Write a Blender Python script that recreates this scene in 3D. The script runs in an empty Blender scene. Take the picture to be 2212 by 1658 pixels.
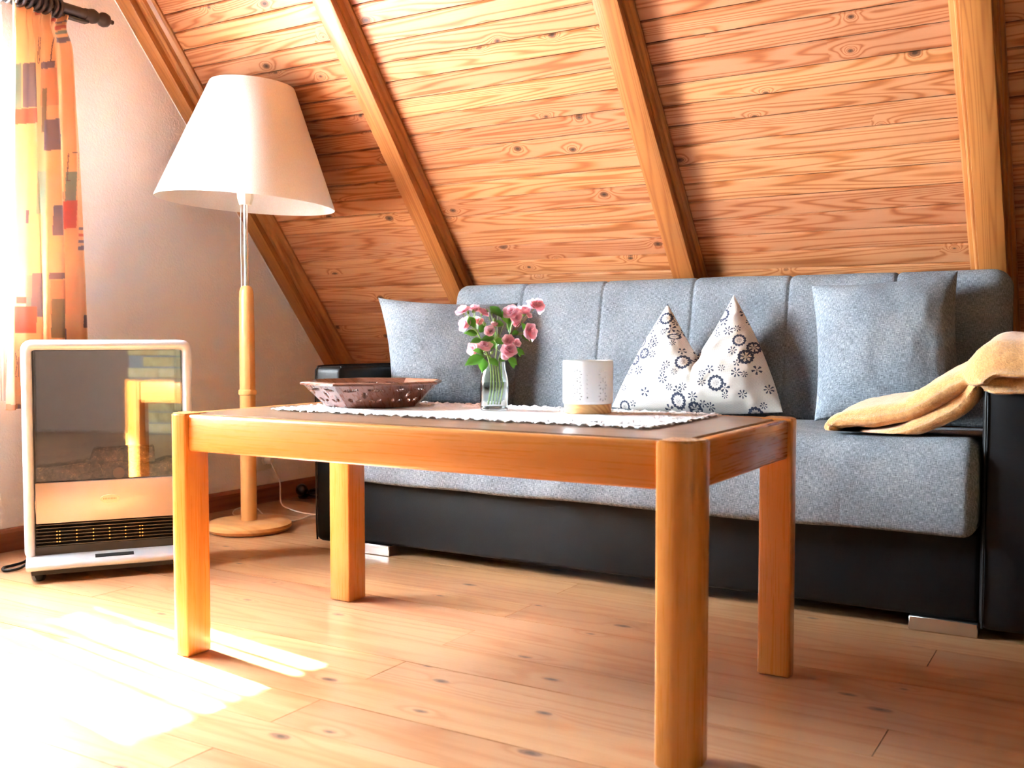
import bpy, bmesh, math, random
import numpy as np
from mathutils import Vector, Matrix, noise as mnoise

random.seed(7); rng = np.random.default_rng(7)
scene = bpy.context.scene
COL = scene.collection
R = math.radians

# ------------------------------------------------------------------ camera
FPX, HOR, YAW, CH = 2200.0, 730.0, R(31.1), 0.66
_p = math.atan((829 - HOR) / FPX)
_f0 = Vector((-math.sin(YAW), math.cos(YAW), 0)); CR = Vector((math.cos(YAW), math.sin(YAW), 0)); _u0 = Vector((0, 0, 1))
CF = _f0 * math.cos(_p) - _u0 * math.sin(_p); CU = _u0 * math.cos(_p) + _f0 * math.sin(_p)
CO = Vector((0, 0, CH))
cam_d = bpy.data.cameras.new('camera'); cam = bpy.data.objects.new('camera', cam_d); COL.objects.link(cam)
cam.matrix_world = Matrix(((CR.x, CU.x, -CF.x, CO.x), (CR.y, CU.y, -CF.y, CO.y), (CR.z, CU.z, -CF.z, CO.z), (0, 0, 0, 1)))
cam_d.sensor_fit = 'HORIZONTAL'; cam_d.sensor_width = 36; cam_d.lens = FPX / 2212 * 36
cam_d.clip_start = 0.05
cam_d.dof.use_dof = True; cam_d.dof.focus_distance = 2.75; cam_d.dof.aperture_fstop = 5.0
scene.camera = cam

def ray(x, y): return CF + CR * ((x - 1106) / FPX) + CU * ((829 - y) / FPX)
def hit(x, y, n, d):
    r = ray(x, y); n = Vector(n); return CO + r * ((d - n.dot(CO)) / n.dot(r))
def atz(x, y, z=0.0): return hit(x, y, (0, 0, 1), z)
def atx(x, y, X): return hit(x, y, (1, 0, 0), X)
def aty(x, y, Y): return hit(x, y, (0, 1, 0), Y)
def facing(x, y, pt): return hit(x, y, _f0, _f0.dot(Vector(pt)))

# ------------------------------------------------------------------ light
XW = -2.965                                   # inner face of the gable wall
world = bpy.data.worlds.new('sky'); scene.world = world; world.use_nodes = True
bg = world.node_tree.nodes['Background']; bg.inputs[0].default_value = (0.69, 0.855, 1.0, 1); bg.inputs[1].default_value = 90.0
sun_d = bpy.data.lights.new('sun', 'SUN'); sun = bpy.data.objects.new('sun', sun_d); COL.objects.link(sun)
sun_d.energy = 1400; sun_d.angle = R(0.8); sun_d.color = (1.0, 0.95, 0.86)
SUN_DIR = Vector((1.0, -0.147, -0.905)).normalized()
sun.rotation_euler = SUN_DIR.to_track_quat('-Z', 'Y').to_euler()
def portal(y0, y1, z0, z1):
    d = bpy.data.lights.new('window_portal', 'AREA'); o = bpy.data.objects.new('window_portal', d); COL.objects.link(o)
    d.shape = 'RECTANGLE'; d.size = y1 - y0; d.size_y = z1 - z0; d.cycles.is_portal = True
    o.matrix_world = Matrix(((0, 0, -1, XW - 0.17), (-1, 0, 0, (y0 + y1) / 2), (0, 1, 0, (z0 + z1) / 2), (0, 0, 0, 1)))
W1 = (0.735, 1.845, 0.70, 1.62)               # window openings: y0, y1, z0, z1
portal(*W1)
scene.view_settings.view_transform = 'Standard'; scene.view_settings.look = 'None'
scene.view_settings.exposure = 1.68; scene.view_settings.gamma = 1.0; scene.view_settings.use_curve_mapping = False
cy = scene.cycles
cy.max_bounces = 10; cy.diffuse_bounces = 6; cy.glossy_bounces = 4; cy.transmission_bounces = 8; cy.transparent_max_bounces = 12
cy.sample_clamp_indirect = 80.0; cy.use_denoising = True; cy.caustics_reflective = False; cy.caustics_refractive = True

# ------------------------------------------------------------------ node helpers
class NB:
    def __init__(s, name):
        s.mat = bpy.data.materials.new(name); s.mat.use_nodes = True; s.t = s.mat.node_tree; s.t.nodes.clear()
        s.out = s.t.nodes.new('ShaderNodeOutputMaterial')
    def n(s, typ, props=None, ins=None):
        nd = s.t.nodes.new('ShaderNode' + typ)
        for k, v in (props or {}).items(): setattr(nd, k, v)
        for k, v in (ins or {}).items(): s.set(nd.inputs[k], v)
        return nd
    def set(s, sock, v):
        if isinstance(v, bpy.types.NodeSocket): s.t.links.new(v, sock)
        elif isinstance(v, bpy.types.Node): s.t.links.new(v.outputs[0], sock)
        else: sock.default_value = v
    def m(s, op, a, b=0.0, c=None, clamp=False):
        nd = s.t.nodes.new('ShaderNodeMath'); nd.operation = op; nd.use_clamp = clamp
        s.set(nd.inputs[0], a); s.set(nd.inputs[1], b)
        if c is not None: s.set(nd.inputs[2], c)
        return nd.outputs[0]
    def xyz(s, x, y, z):
        nd = s.t.nodes.new('ShaderNodeCombineXYZ'); s.set(nd.inputs[0], x); s.set(nd.inputs[1], y); s.set(nd.inputs[2], z); return nd.outputs[0]
    def noise(s, vec, scale=1.0, detail=2.0, rough=0.5, dist=0.0):
        return s.n('TexNoise', None, {'Vector': vec, 'Scale': scale, 'Detail': detail, 'Roughness': rough, 'Distortion': dist}).outputs[0]
    def ramp(s, fac, stops, interp='LINEAR'):
        nd = s.t.nodes.new('ShaderNodeValToRGB'); s.set(nd.inputs[0], fac); e = nd.color_ramp.elements; nd.color_ramp.interpolation = interp
        while len(e) < len(stops): e.new(0.5)
        for q, (p, c) in zip(e, stops): q.position = p; q.color = (*c, 1) if len(c) == 3 else c
        return nd.outputs[0]
    def smooth(s, v, a, b, to0=0.0, to1=1.0):
        nd = s.n('MapRange', {'interpolation_type': 'SMOOTHSTEP'}, {0: v, 1: a, 2: b, 3: to0, 4: to1}); return nd.outputs[0]
    def mix(s, f, a, b, typ='MIX'):
        nd = s.n('Mix', {'data_type': 'RGBA', 'blend_type': typ}); s.set(nd.inputs[0], f)
        for i, v in ((6, a), (7, b)):
            s.set(nd.inputs[i], (*v, 1) if isinstance(v, tuple) and len(v) == 3 else v)
        return nd.outputs[2]
    def bump(s, h, strength=0.3, dist=0.002):
        return s.n('Bump', None, {'Strength': strength, 'Distance': dist, 'Height': h}).outputs[0]
    def bsdf(s, **k):
        nd = s.t.nodes.new('ShaderNodeBsdfPrincipled')
        for a, v in k.items():
            if isinstance(v, tuple) and len(v) == 3 and nd.inputs[a.replace('_', ' ')].type == 'RGBA': v = (*v, 1)
            s.set(nd.inputs[a.replace('_', ' ')], v)
        s.t.links.new(nd.outputs[0], s.out.inputs[0]); return nd
    def coords(s, axis='X', use='Object'):
        tc = s.n('TexCoord'); sp = s.n('SeparateXYZ', None, {0: tc.outputs[use]}); o = sp.outputs
        return {'X': (o[0], o[1], o[2]), 'Y': (o[1], o[0], o[2]), 'Z': (o[2], o[0], o[1])}[axis]

def plain(name, col, rough=0.5, metal=0.0, **k):
    b = NB(name); b.bsdf(Base_Color=col, Roughness=rough, Metallic=metal, **k); return b.mat

def pine(name, light, mid, dark, knotcol, axis='X', sx=0.9, sy=14.0, F=42.0, contrast=0.6, knots=0.45, kx=4.2, ky=8.0, kr=0.055, rough=0.42, vary=0.22, fine=0.25, coat=0.0, big=0.0, swirl=1.0):
    b = NB(name); x, y, z = b.coords(axis)
    rnd = b.n('ObjectInfo').outputs['Random']
    X = b.m('ADD', x, b.m('MULTIPLY', rnd, 37.3)); Yk = b.m('ADD', b.m('ADD', y, z), b.m('MULTIPLY', rnd, 11.7))
    vec = b.xyz(b.m('MULTIPLY', X, sx), b.m('MULTIPLY', Yk, sy), b.m('MULTIPLY', rnd, 23.0))
    n1 = b.noise(vec, 1.0, 1.6, 0.42)
    vor = b.n('TexVoronoi', {'voronoi_dimensions': '2D', 'feature': 'F1'}, {'Vector': b.xyz(b.m('MULTIPLY', X, kx), b.m('MULTIPLY', Yk, ky), 0.0), 'Scale': 1.0, 'Randomness': 1.0})
    sepc = b.n('SeparateColor', None, {0: vor.outputs['Color']})
    gate = b.m('LESS_THAN', sepc.outputs[0], knots)
    wob = b.m('MULTIPLY', b.m('SUBTRACT', b.noise(b.xyz(X, Yk, z), 55.0, 2.0), 0.5), 0.035)
    dist = b.m('ADD', vor.outputs['Distance'], wob)
    size = b.m('MULTIPLY_ADD', sepc.outputs[1], kr, kr * 0.35)
    kn = b.m('MULTIPLY', b.smooth(b.m('SUBTRACT', dist, size), 0.02, -0.012), gate)
    core = b.m('MULTIPLY', b.smooth(b.m('SUBTRACT', dist, b.m('MULTIPLY', size, 0.45)), 0.012, -0.012), gate)
    sw = b.m('MULTIPLY', b.m('POWER', 2.718, b.m('MULTIPLY', dist, -13.0)), b.m('MULTIPLY', gate, swirl))
    fac = b.m('ADD', n1, b.m('MULTIPLY', sw, 0.35))
    ring = b.m('MULTIPLY_ADD', b.m('SINE', b.m('MULTIPLY', fac, F)), 0.5, 0.5)
    ring = b.m('POWER', ring, 2.6)
    fi = b.noise(b.xyz(b.m('MULTIPLY', X, 7.0), b.m('MULTIPLY', Yk, 330.0), b.m('MULTIPLY', z, 60.0)), 1.0, 3.0, 0.6)
    bign = b.noise(b.xyz(b.m('MULTIPLY', X, 1.7), b.m('MULTIPLY', Yk, 9.0), 3.0), 1.0, 2.0)
    t = b.m('ADD', b.m('MULTIPLY', ring, contrast), b.m('MULTIPLY', b.m('SUBTRACT', fi, 0.5), fine * 2))
    t = b.m('ADD', t, b.m('MULTIPLY', b.m('SUBTRACT', bign, 0.4), 0.35 + big), clamp=True)
    col = b.ramp(t, [(0.0, light), (0.45, mid), (1.0, dark)])
    hs = b.n('HueSaturation', None, {'Hue': b.m('MULTIPLY_ADD', rnd, 0.008, 0.497), 'Saturation': 1.0, 'Value': b.m('MULTIPLY_ADD', rnd, vary, 1.0 - vary * 0.6), 'Fac': 1.0, 'Color': col}).outputs[0]
    col = b.mix(b.m('MULTIPLY', kn, 0.8), hs, knotcol)
    col = b.mix(b.m('MULTIPLY', core, 0.85), col, tuple(c * 0.3 for c in knotcol))
    h = b.m('ADD', b.m('MULTIPLY', ring, -0.4), b.m('MULTIPLY', fi, 0.5))
    b.bsdf(Base_Color=col, Roughness=b.m('MULTIPLY_ADD', fi, 0.15, rough - 0.07), Normal=b.bump(h, 0.25, 0.0012), Coat_Weight=coat, Coat_Roughness=0.15)
    return b.mat

def fabric(name, c0, c1, c2, sc=1.0, rough=0.95):
    b = NB(name); x, y, z = b.coords('X'); q = b.m('ADD', z, b.m('MULTIPLY', y, 0.83))
    a = b.noise(b.xyz(b.m('MULTIPLY', x, 330 * sc), b.m('MULTIPLY', q, 32 * sc), 1.0), 1.0, 2.5, 0.65)
    c = b.noise(b.xyz(b.m('MULTIPLY', x, 32 * sc), b.m('MULTIPLY', q, 330 * sc), 5.0), 1.0, 2.5, 0.65)
    g = b.noise(b.xyz(x, y, z), 9.0, 3.0, 0.5)
    t = b.m('ADD', b.m('MULTIPLY', b.m('ADD', a, c), 0.5), b.m('MULTIPLY', b.m('SUBTRACT', g, 0.5), 0.15))
    wv = b.m('MULTIPLY', b.m('SINE', b.m('MULTIPLY', x, 2400 * sc)), b.m('SINE', b.m('MULTIPLY', q, 2400 * sc)))
    col = b.ramp(t, [(0.36, c0), (0.5, c1), (0.63, c2)])
    b.bsdf(Base_Color=col, Roughness=rough, Normal=b.bump(b.m('ADD', t, b.m('MULTIPLY', wv, 0.06)), 0.5, 0.002))
    return b.mat

def attr_mat(name, rough=0.85, translucent=0.0, dots=False):
    b = NB(name); at = b.n('Attribute', {'attribute_name': 'print'}).outputs[0]; col = at
    if dots:
        tc = b.n('TexCoord'); sp = b.n('SeparateXYZ', None, {0: tc.outputs['Object']})
        s = b.m('MULTIPLY', b.m('SINE', b.m('MULTIPLY', b.m('ADD', sp.outputs[0], sp.outputs[2]), 950.0)), b.m('SINE', b.m('MULTIPLY', b.m('SUBTRACT', sp.outputs[0], sp.outputs[2]), 950.0)))
        col = b.mix(b.smooth(b.m('ABSOLUTE', s), 0.34, 0.70, 0.0, 0.72), col, (0.08, 0.08, 0.10))
    x, y, z = b.coords('X')
    wv = b.m('MULTIPLY', b.m('SINE', b.m('MULTIPLY', b.m('ADD', x, y), 3000.0)), b.m('SINE', b.m('MULTIPLY', z, 3000.0)))
    bs = b.bsdf(Base_Color=col, Roughness=rough, Normal=b.bump(wv, 0.15, 0.001))
    if translucent:
        tr = b.n('BsdfTranslucent', None, {'Color': col}); mx = b.n('MixShader', None, {0: translucent, 1: bs.outputs[0], 2: tr.outputs[0]})
        b.t.links.new(mx.outputs[0], b.out.inputs[0])
    return b.mat

# ------------------------------------------------------------------ materials
MAT = {}
MAT['board'] = pine('pine_boards', (0.54, 0.232, 0.108), (0.455, 0.150, 0.050), (0.24, 0.056, 0.011), (0.09, 0.026, 0.011), sx=0.7, sy=13, F=120, contrast=0.72, kx=5.0, ky=8.0, knots=0.42, kr=0.065, rough=0.36, vary=0.26, fine=0.16)
MAT['rafter'] = pine('pine_rafters', (0.41, 0.142, 0.036), (0.35, 0.110, 0.024), (0.22, 0.06, 0.012), (0.12, 0.04, 0.015), sx=0.6, sy=16, F=110, contrast=0.6, kx=1.6, ky=5.0, knots=0.2, kr=0.03, rough=0.36, vary=0.12)
MAT['moulding'] = pine('pine_moulding', (0.425, 0.1615, 0.0425), (0.357, 0.119, 0.0289), (0.2465, 0.0765, 0.017), (0.12, 0.04, 0.02), knots=0.0, rough=0.33, vary=0.1)
MAT['floor'] = pine('pine_floor', (0.4836, 0.2535, 0.1287), (0.429, 0.1911, 0.0819), (0.3354, 0.1209, 0.04056), (0.13, 0.06, 0.045), sx=0.7, sy=9, F=60, contrast=0.42, kx=2.9, ky=6.5, knots=0.62, kr=0.045, rough=0.30, vary=0.2, fine=0.3, big=0.4, swirl=0.7)
MAT['skirting'] = pine('stained_skirting', (0.33, 0.115, 0.05), (0.27, 0.09, 0.038), (0.17, 0.055, 0.025), (0.08, 0.03, 0.02), axis='Y', knots=0.2, rough=0.4)
TW = dict(light=(0.57, 0.215, 0.046), mid=(0.52, 0.178, 0.030), dark=(0.43, 0.135, 0.017), knotcol=(0.3, 0.1, 0.02), knots=0.0, sx=0.5, sy=10, F=22, contrast=0.5, rough=0.28, vary=0.1, fine=0.22, coat=0.25)
MAT['table_x'] = pine('cherry_table_long_grain', **TW)
MAT['table_y'] = pine('cherry_table_cross_rail', axis='Y', **TW)
MAT['table_z'] = pine('cherry_table_legs', axis='Z', **TW)
MAT['table_top'] = pine('brown_table_top', (0.22, 0.115, 0.062), (0.17, 0.082, 0.042), (0.12, 0.055, 0.028), (0.1, 0.05, 0.03), knots=0.0, sx=0.5, sy=9, F=20, contrast=0.5, rough=0.34, vary=0.05, coat=0.25)
LW = dict(light=(0.72, 0.34, 0.12), mid=(0.64, 0.27, 0.085), dark=(0.5, 0.18, 0.05), knotcol=(0.3, 0.1, 0.03), knots=0.0, sx=0.8, sy=14, F=25, contrast=0.4, rough=0.35, vary=0.06, coat=0.2)
MAT['lamp_wood'] = pine('beech_lamp', axis='Z', **LW); MAT['lamp_base'] = pine('beech_lamp_foot', **LW)
MAT['bowl'] = pine('carved_rosewood', (0.20, 0.062, 0.034), (0.15, 0.044, 0.025), (0.08, 0.022, 0.013), (0.1, 0.03, 0.02), knots=0.0, sx=4, sy=26, F=20, contrast=0.6, rough=0.28, vary=0.12, coat=0.4)
MAT['candle_wood'] = pine('candle_holder_wood', (0.66, 0.36, 0.14), (0.56, 0.27, 0.09), (0.38, 0.16, 0.05), (0.2, 0.1, 0.05), knots=0.0, sx=10, sy=60, F=24, contrast=0.7)
MAT['sofa'] = fabric('grey_melange_upholstery', (0.050, 0.058, 0.070), (0.165, 0.185, 0.21), (0.37, 0.40, 0.435), sc=2.7)
MAT['cushion'] = fabric('grey_cushion_weave', (0.052, 0.064, 0.080), (0.175, 0.20, 0.23), (0.38, 0.42, 0.46), sc=2.7)
b = NB('black_leatherette'); x, y, z = b.coords()
g = b.noise(b.xyz(x, y, z), 420.0, 2.0); b.bsdf(Base_Color=(0.006, 0.006, 0.007), Roughness=0.46, Specular_IOR_Level=0.22, Normal=b.bump(g, 0.35, 0.001)); MAT['leather'] = b.mat
b = NB('white_plaster'); x, y, z = b.coords()
g = b.m('ADD', b.noise(b.xyz(x, y, z), 130.0, 3.0, 0.55), b.m('MULTIPLY', b.noise(b.xyz(x, y, z), 30.0, 2.0), 0.4))
b.bsdf(Base_Color=(0.90, 0.89, 0.91), Roughness=0.95, Normal=b.bump(g, 0.5, 0.004)); MAT['plaster'] = b.mat
MAT['dark_panelling'] = plain('light_absorbing_panelling', (0.045, 0.028, 0.02), 0.6)  # for walls and ceiling out of view, made dark to cut bounced light
MAT['joint'] = plain('dark_joint', (0.05, 0.022, 0.01), 0.9)
MAT['dark_wood'] = plain('dark_stained_rod', (0.035, 0.018, 0.014), 0.35)
MAT['white_paint'] = plain('white_window_paint', (0.85, 0.85, 0.83), 0.4)
MAT['silver'] = plain('silver_lacquer', (0.60, 0.62, 0.66), 0.30, 0.25)
MAT['panel'] = plain('brushed_panel', (0.62, 0.50, 0.44), 0.40, 0.45)  # grey metal; the orange floor's reflection is mixed into its base colour
MAT['black'] = plain('matt_black', (0.012, 0.012, 0.013), 0.5)
MAT['black_gloss'] = plain('black_plastic', (0.015, 0.015, 0.018), 0.25)
MAT['chrome'] = plain('satin_steel', (0.78, 0.77, 0.76), 0.25, 1.0)
MAT['ivory'] = plain('ivory_plastic', (0.80, 0.70, 0.55), 0.4)
MAT['cord'] = plain('white_cable', (0.80, 0.72, 0.64), 0.5)
MAT['brass'] = plain('brass_pin', (0.7, 0.45, 0.2), 0.35, 1.0)
MAT['emblem'] = plain('cream_emblem', (0.85, 0.72, 0.52), 0.45)
MAT['emblem_ink'] = plain('emblem_lettering', (0.62, 0.42, 0.24), 0.4, 0.3)
MAT['porcelain'] = plain('matt_porcelain', (0.88, 0.87, 0.88), 0.55)
MAT['stem'] = plain('rose_stem', (0.22, 0.34, 0.08), 0.5); MAT['twig'] = plain('rose_twig', (0.30, 0.20, 0.10), 0.5)
def leafy(name, col, tl):
    b = NB(name); rnd = b.n('ObjectInfo').outputs['Random']
    c = b.n('HueSaturation', None, {'Hue': 0.5, 'Saturation': 1.0, 'Value': b.m('MULTIPLY_ADD', rnd, 0.7, 0.65), 'Fac': 1.0, 'Color': (*col, 1)}).outputs[0]
    bs = b.bsdf(Base_Color=c, Roughness=0.35); tr = b.n('BsdfTranslucent', None, {'Color': c}); mx = b.n('MixShader', None, {0: tl, 1: bs.outputs[0], 2: tr.outputs[0]})
    b.t.links.new(mx.outputs[0], b.out.inputs[0]); return b.mat
MAT['leaf'] = leafy('rose_leaf', (0.10, 0.27, 0.03), 0.35)
b = NB('rose_petal'); at = b.n('Attribute', {'attribute_name': 'petal'}).outputs['Fac']
c = b.ramp(at, [(0.0, (0.92, 0.75, 0.5)), (0.22, (0.96, 0.58, 0.60)), (0.6, (0.96, 0.46, 0.54)), (1.0, (0.98, 0.72, 0.76))])
bs = b.bsdf(Base_Color=c, Roughness=0.6); tr = b.n('BsdfTranslucent', None, {'Color': c}); mx = b.n('MixShader', None, {0: 0.5, 1: bs.outputs[0], 2: tr.outputs[0]})
b.t.links.new(mx.outputs[0], b.out.inputs[0]); MAT['petal'] = b.mat
b = NB('linen_shade'); x, y, z = b.coords()
g = b.noise(b.xyz(b.m('MULTIPLY', x, 500), b.m('MULTIPLY', y, 500), b.m('MULTIPLY', z, 60)), 1.0, 2.0)
c = b.ramp(g, [(0.3, (0.82, 0.76, 0.70)), (0.7, (0.88, 0.84, 0.79))]); bs = b.bsdf(Base_Color=c, Roughness=0.9, Normal=b.bump(g, 0.4, 0.001))
tr = b.n('BsdfTranslucent', None, {'Color': c}); mx = b.n('MixShader', None, {0: 0.22, 1: bs.outputs[0], 2: tr.outputs[0]}); b.t.links.new(mx.outputs[0], b.out.inputs[0]); MAT['shade'] = b.mat
b = NB('cotton_lace'); x, y, z = b.coords(); g = b.noise(b.xyz(x, y, z), 700.0, 2.0)
b.bsdf(Base_Color=b.ramp(g, [(0.3, (0.82, 0.79, 0.80)), (0.7, (0.92, 0.91, 0.92))]), Roughness=0.9, Normal=b.bump(g, 0.5, 0.001)); MAT['lace'] = b.mat
b = NB('yellow_fleece'); x, y, z = b.coords(); g = b.noise(b.xyz(x, y, z), 260.0, 3.0, 0.7); g2 = b.noise(b.xyz(x, y, z), 60.0, 2.0)
b.bsdf(Base_Color=b.ramp(b.m('MULTIPLY_ADD', g2, 0.4, b.m('MULTIPLY', g, 0.6)), [(0.3, (0.46, 0.195, 0.045)), (0.55, (0.66, 0.325, 0.10)), (0.75, (0.78, 0.45, 0.19))]), Roughness=1.0, Sheen_Weight=0.5, Sheen_Roughness=0.5, Normal=b.bump(g, 0.9, 0.004)); MAT['fleece'] = b.mat
def glassy(name, tint, refl, rough=0.0):
    b = NB(name); tr = b.n('BsdfTransparent', None, {0: (*tint, 1)}); gl = b.n('BsdfGlossy', None, {0: (1, 1, 1, 1), 'Roughness': rough})
    fr = b.n('Fresnel', None, {0: 1.5}).outputs[0]; f = b.m('MULTIPLY_ADD', fr, 0.9, refl, clamp=True)
    mx = b.n('MixShader', None, {0: f, 1: tr.outputs[0], 2: gl.outputs[0]}); b.t.links.new(mx.outputs[0], b.out.inputs[0]); return b.mat
MAT['heater_glass'] = glassy('tinted_heater_glass', (0.88, 0.88, 0.89), 0.13)
MAT['pane'] = glassy('window_glass', (0.97, 0.98, 0.98), 0.0)
b = NB('bottle_glass'); b.bsdf(Base_Color=(0.93, 0.985, 0.97), Roughness=0.02, Transmission_Weight=1.0, IOR=1.45); MAT['glass'] = b.mat
b = NB('water'); b.bsdf(Base_Color=(0.95, 0.99, 0.98), Roughness=0.0, Transmission_Weight=1.0, IOR=1.33); MAT['water'] = b.mat
b = NB('charred_log'); x, y, z = b.coords(); g = b.noise(b.xyz(x, y, z), 60.0, 4.0, 0.7)
b.bsdf(Base_Color=b.ramp(g, [(0.35, (0.07, 0.05, 0.045)), (0.56, (0.24, 0.15, 0.11)), (0.72, (0.75, 0.42, 0.24))]), Roughness=0.8, Normal=b.bump(g, 0.9, 0.006)); MAT['log'] = b.mat
MAT['log_end'] = plain('sawn_log_end', (0.42, 0.21, 0.10), 0.8)
b = NB('sheer_net'); tc = b.n('TexCoord'); sp = b.n('SeparateXYZ', None, {0: tc.outputs['Object']})
st = b.noise(b.xyz(0.0, b.m('MULTIPLY', sp.outputs[1], 26.0), 2.0), 1.0, 2.5, 0.6)
f = b.smooth(st, 0.45, 0.535, 0.12, 0.992)
tr = b.n('BsdfTransparent'); df = b.n('BsdfTranslucent', None, {0: (0.92, 0.93, 0.95, 1)}); mx = b.n('MixShader', None, {0: f, 1: tr.outputs[0], 2: df.outputs[0]}); b.t.links.new(mx.outputs[0], b.out.inputs[0]); MAT['sheer'] = b.mat
b = NB('lace_curtain'); tr = b.n('BsdfTransparent'); df = b.n('BsdfTranslucent', None, {0: (0.95, 0.95, 0.95, 1)}); mx = b.n('MixShader', None, {0: 0.85, 1: tr.outputs[0], 2: df.outputs[0]}); b.t.links.new(mx.outputs[0], b.out.inputs[0]); MAT['lace_curtain'] = b.mat
b = NB('yellow_brick'); x, y, z = b.coords(); rnd = b.n('ObjectInfo').outputs['Random']; g = b.noise(b.xyz(x, y, b.m('ADD', z, b.m('MULTIPLY', rnd, 9.0))), 25.0, 3.0)
b.bsdf(Base_Color=b.ramp(b.m('MULTIPLY_ADD', rnd, 0.35, b.m('MULTIPLY', g, 0.65)), [(0.2, (0.42, 0.30, 0.12)), (0.5, (0.62, 0.48, 0.22)), (0.85, (0.70, 0.60, 0.36))]), Roughness=0.85, Normal=b.bump(g, 0.5, 0.004)); MAT['brick'] = b.mat
MAT['mortar'] = plain('grey_mortar', (0.33, 0.33, 0.31), 0.95)

# ------------------------------------------------------------------ geometry helpers
def mesh(name, v, f, smooth=False):
    me = bpy.data.meshes.new(name); me.from_pydata([tuple(p) for p in v], [], f); me.update()
    if smooth: me.polygons.foreach_set('use_smooth', [True] * len(me.polygons))
    return me
def bm_mesh(name, bm, smooth=False):
    me = bpy.data.meshes.new(name); bmesh.ops.recalc_face_normals(bm, faces=bm.faces); bm.to_mesh(me); bm.free()
    if smooth: me.polygons.foreach_set('use_smooth', [True] * len(me.polygons))
    return me
def obj(name, me, mat=None, parent=None, mw=None, loc=None, rot=None):
    o = bpy.data.objects.new(name, me); COL.objects.link(o)
    if mat is not None and len(me.materials) == 0: me.materials.append(MAT[mat] if isinstance(mat, str) else mat)
    if parent is not None: o.parent = parent
    if mw is not None: o.matrix_local = mw
    if loc is not None: o.location = loc
    if rot is not None: o.rotation_euler = rot
    return o
def tag(o, label, cat, group=None):
    o['label'] = label; o['category'] = cat
    if group: o['group'] = group
    return o
def struct(o, label=None):
    o['kind'] = 'structure'
    if label: o['label'] = label
    return o
def thing(name, label, cat, loc=(0, 0, 0), rotz=0.0, group=None):
    o = bpy.data.objects.new(name, None); COL.objects.link(o); o.location = loc; o.rotation_euler = (0, 0, rotz); o.empty_display_size = 0.05
    return tag(o, label, cat, group)
def box(x0, x1, y0, y1, z0, z1, bev=0.0, seg=2, name='box', smooth=None):
    bm = bmesh.new(); vs = [bm.verts.new(p) for p in [(x0, y0, z0), (x1, y0, z0), (x1, y1, z0), (x0, y1, z0), (x0, y0, z1), (x1, y0, z1), (x1, y1, z1), (x0, y1, z1)]]
    for q in [(0, 3, 2, 1), (4, 5, 6, 7), (0, 1, 5, 4), (1, 2, 6, 5), (2, 3, 7, 6), (3, 0, 4, 7)]: bm.faces.new([vs[i] for i in q])
    if bev: bmesh.ops.bevel(bm, geom=list(bm.edges), offset=bev, segments=seg, profile=0.5, affect='EDGES')
    me = bm_mesh(name, bm)
    if bev and smooth is not False: smooth_by_angle(me, 40)
    return me
def smooth_by_angle(me, deg=35):
    me.polygons.foreach_set('use_smooth', [True] * len(me.polygons)); me.set_sharp_from_angle(angle=R(deg))
def lathe(profile, seg=48, cx=0.0, cyy=0.0, name='lathe', sharp=40):
    v, f = [], []; n = len(profile)
    for i in range(seg):
        a = 2 * math.pi * i / seg
        for r, z in profile: v.append((cx + r * math.cos(a), cyy + r * math.sin(a), z))
    for i in range(seg):
        j = (i + 1) % seg
        for k in range(n - 1): f.append((i * n + k, j * n + k, j * n + k + 1, i * n + k + 1))
    bm = bmesh.new(); me = mesh(name, v, f); bm.from_mesh(me); bmesh.ops.remove_doubles(bm, verts=bm.verts, dist=1e-6); me2 = bm_mesh(name, bm); bpy.data.meshes.remove(me)
    smooth_by_angle(me2, sharp); return me2
def catmull(pts, n=8):
    P = [Vector(p) for p in pts]; P = [P[0] * 2 - P[1]] + P + [P[-1] * 2 - P[-2]]; out = []
    for i in range(1, len(P) - 2):
        for k in range(n):
            t = k / n; a, b_, c, d = P[i - 1:i + 3]
            out.append(0.5 * ((2 * b_) + (c - a) * t + (2 * a - 5 * b_ + 4 * c - d) * t * t + (3 * b_ - a - 3 * c + d) * t ** 3))
    out.append(P[-2]); return out
def tube(pts, r, seg=8, name='tube', rad=None, caps=True):
    v, f = [], []; n = len(pts); pts = [Vector(p) for p in pts]; up = Vector((0.13, 0.21, 0.97))
    for i, p in enumerate(pts):
        t = (pts[min(i + 1, n - 1)] - pts[max(i - 1, 0)]).normalized(); s = t.cross(up)
        if s.length < 1e-3: s = t.cross(Vector((1, 0, 0)))
        s.normalize(); q = s.cross(t); up = q; rr = rad[i] if rad else r
        for k in range(seg):
            a = 2 * math.pi * k / seg; v.append(p + (s * math.cos(a) + q * math.sin(a)) * rr)
    for i in range(n - 1):
        for k in range(seg): f.append((i * seg + k, i * seg + (k + 1) % seg, (i + 1) * seg + (k + 1) % seg, (i + 1) * seg + k))
    if caps: f.append(tuple(range(seg))[::-1]); f.append(tuple((n - 1) * seg + k for k in range(seg)))
    me = mesh(name, v, f); smooth_by_angle(me, 50); return me
def torus(Rr, r, seg=24, ss=8, name='ring'):
    v, f = [], []
    for i in range(seg):
        a = 2 * math.pi * i / seg
        for k in range(ss):
            b_ = 2 * math.pi * k / ss; v.append(((Rr + r * math.cos(b_)) * math.cos(a), (Rr + r * math.cos(b_)) * math.sin(a), r * math.sin(b_)))
    for i in range(seg):
        for k in range(ss): f.append((i * ss + k, ((i + 1) % seg) * ss + k, ((i + 1) % seg) * ss + (k + 1) % ss, i * ss + (k + 1) % ss))
    return mesh(name, v, f, True)
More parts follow.
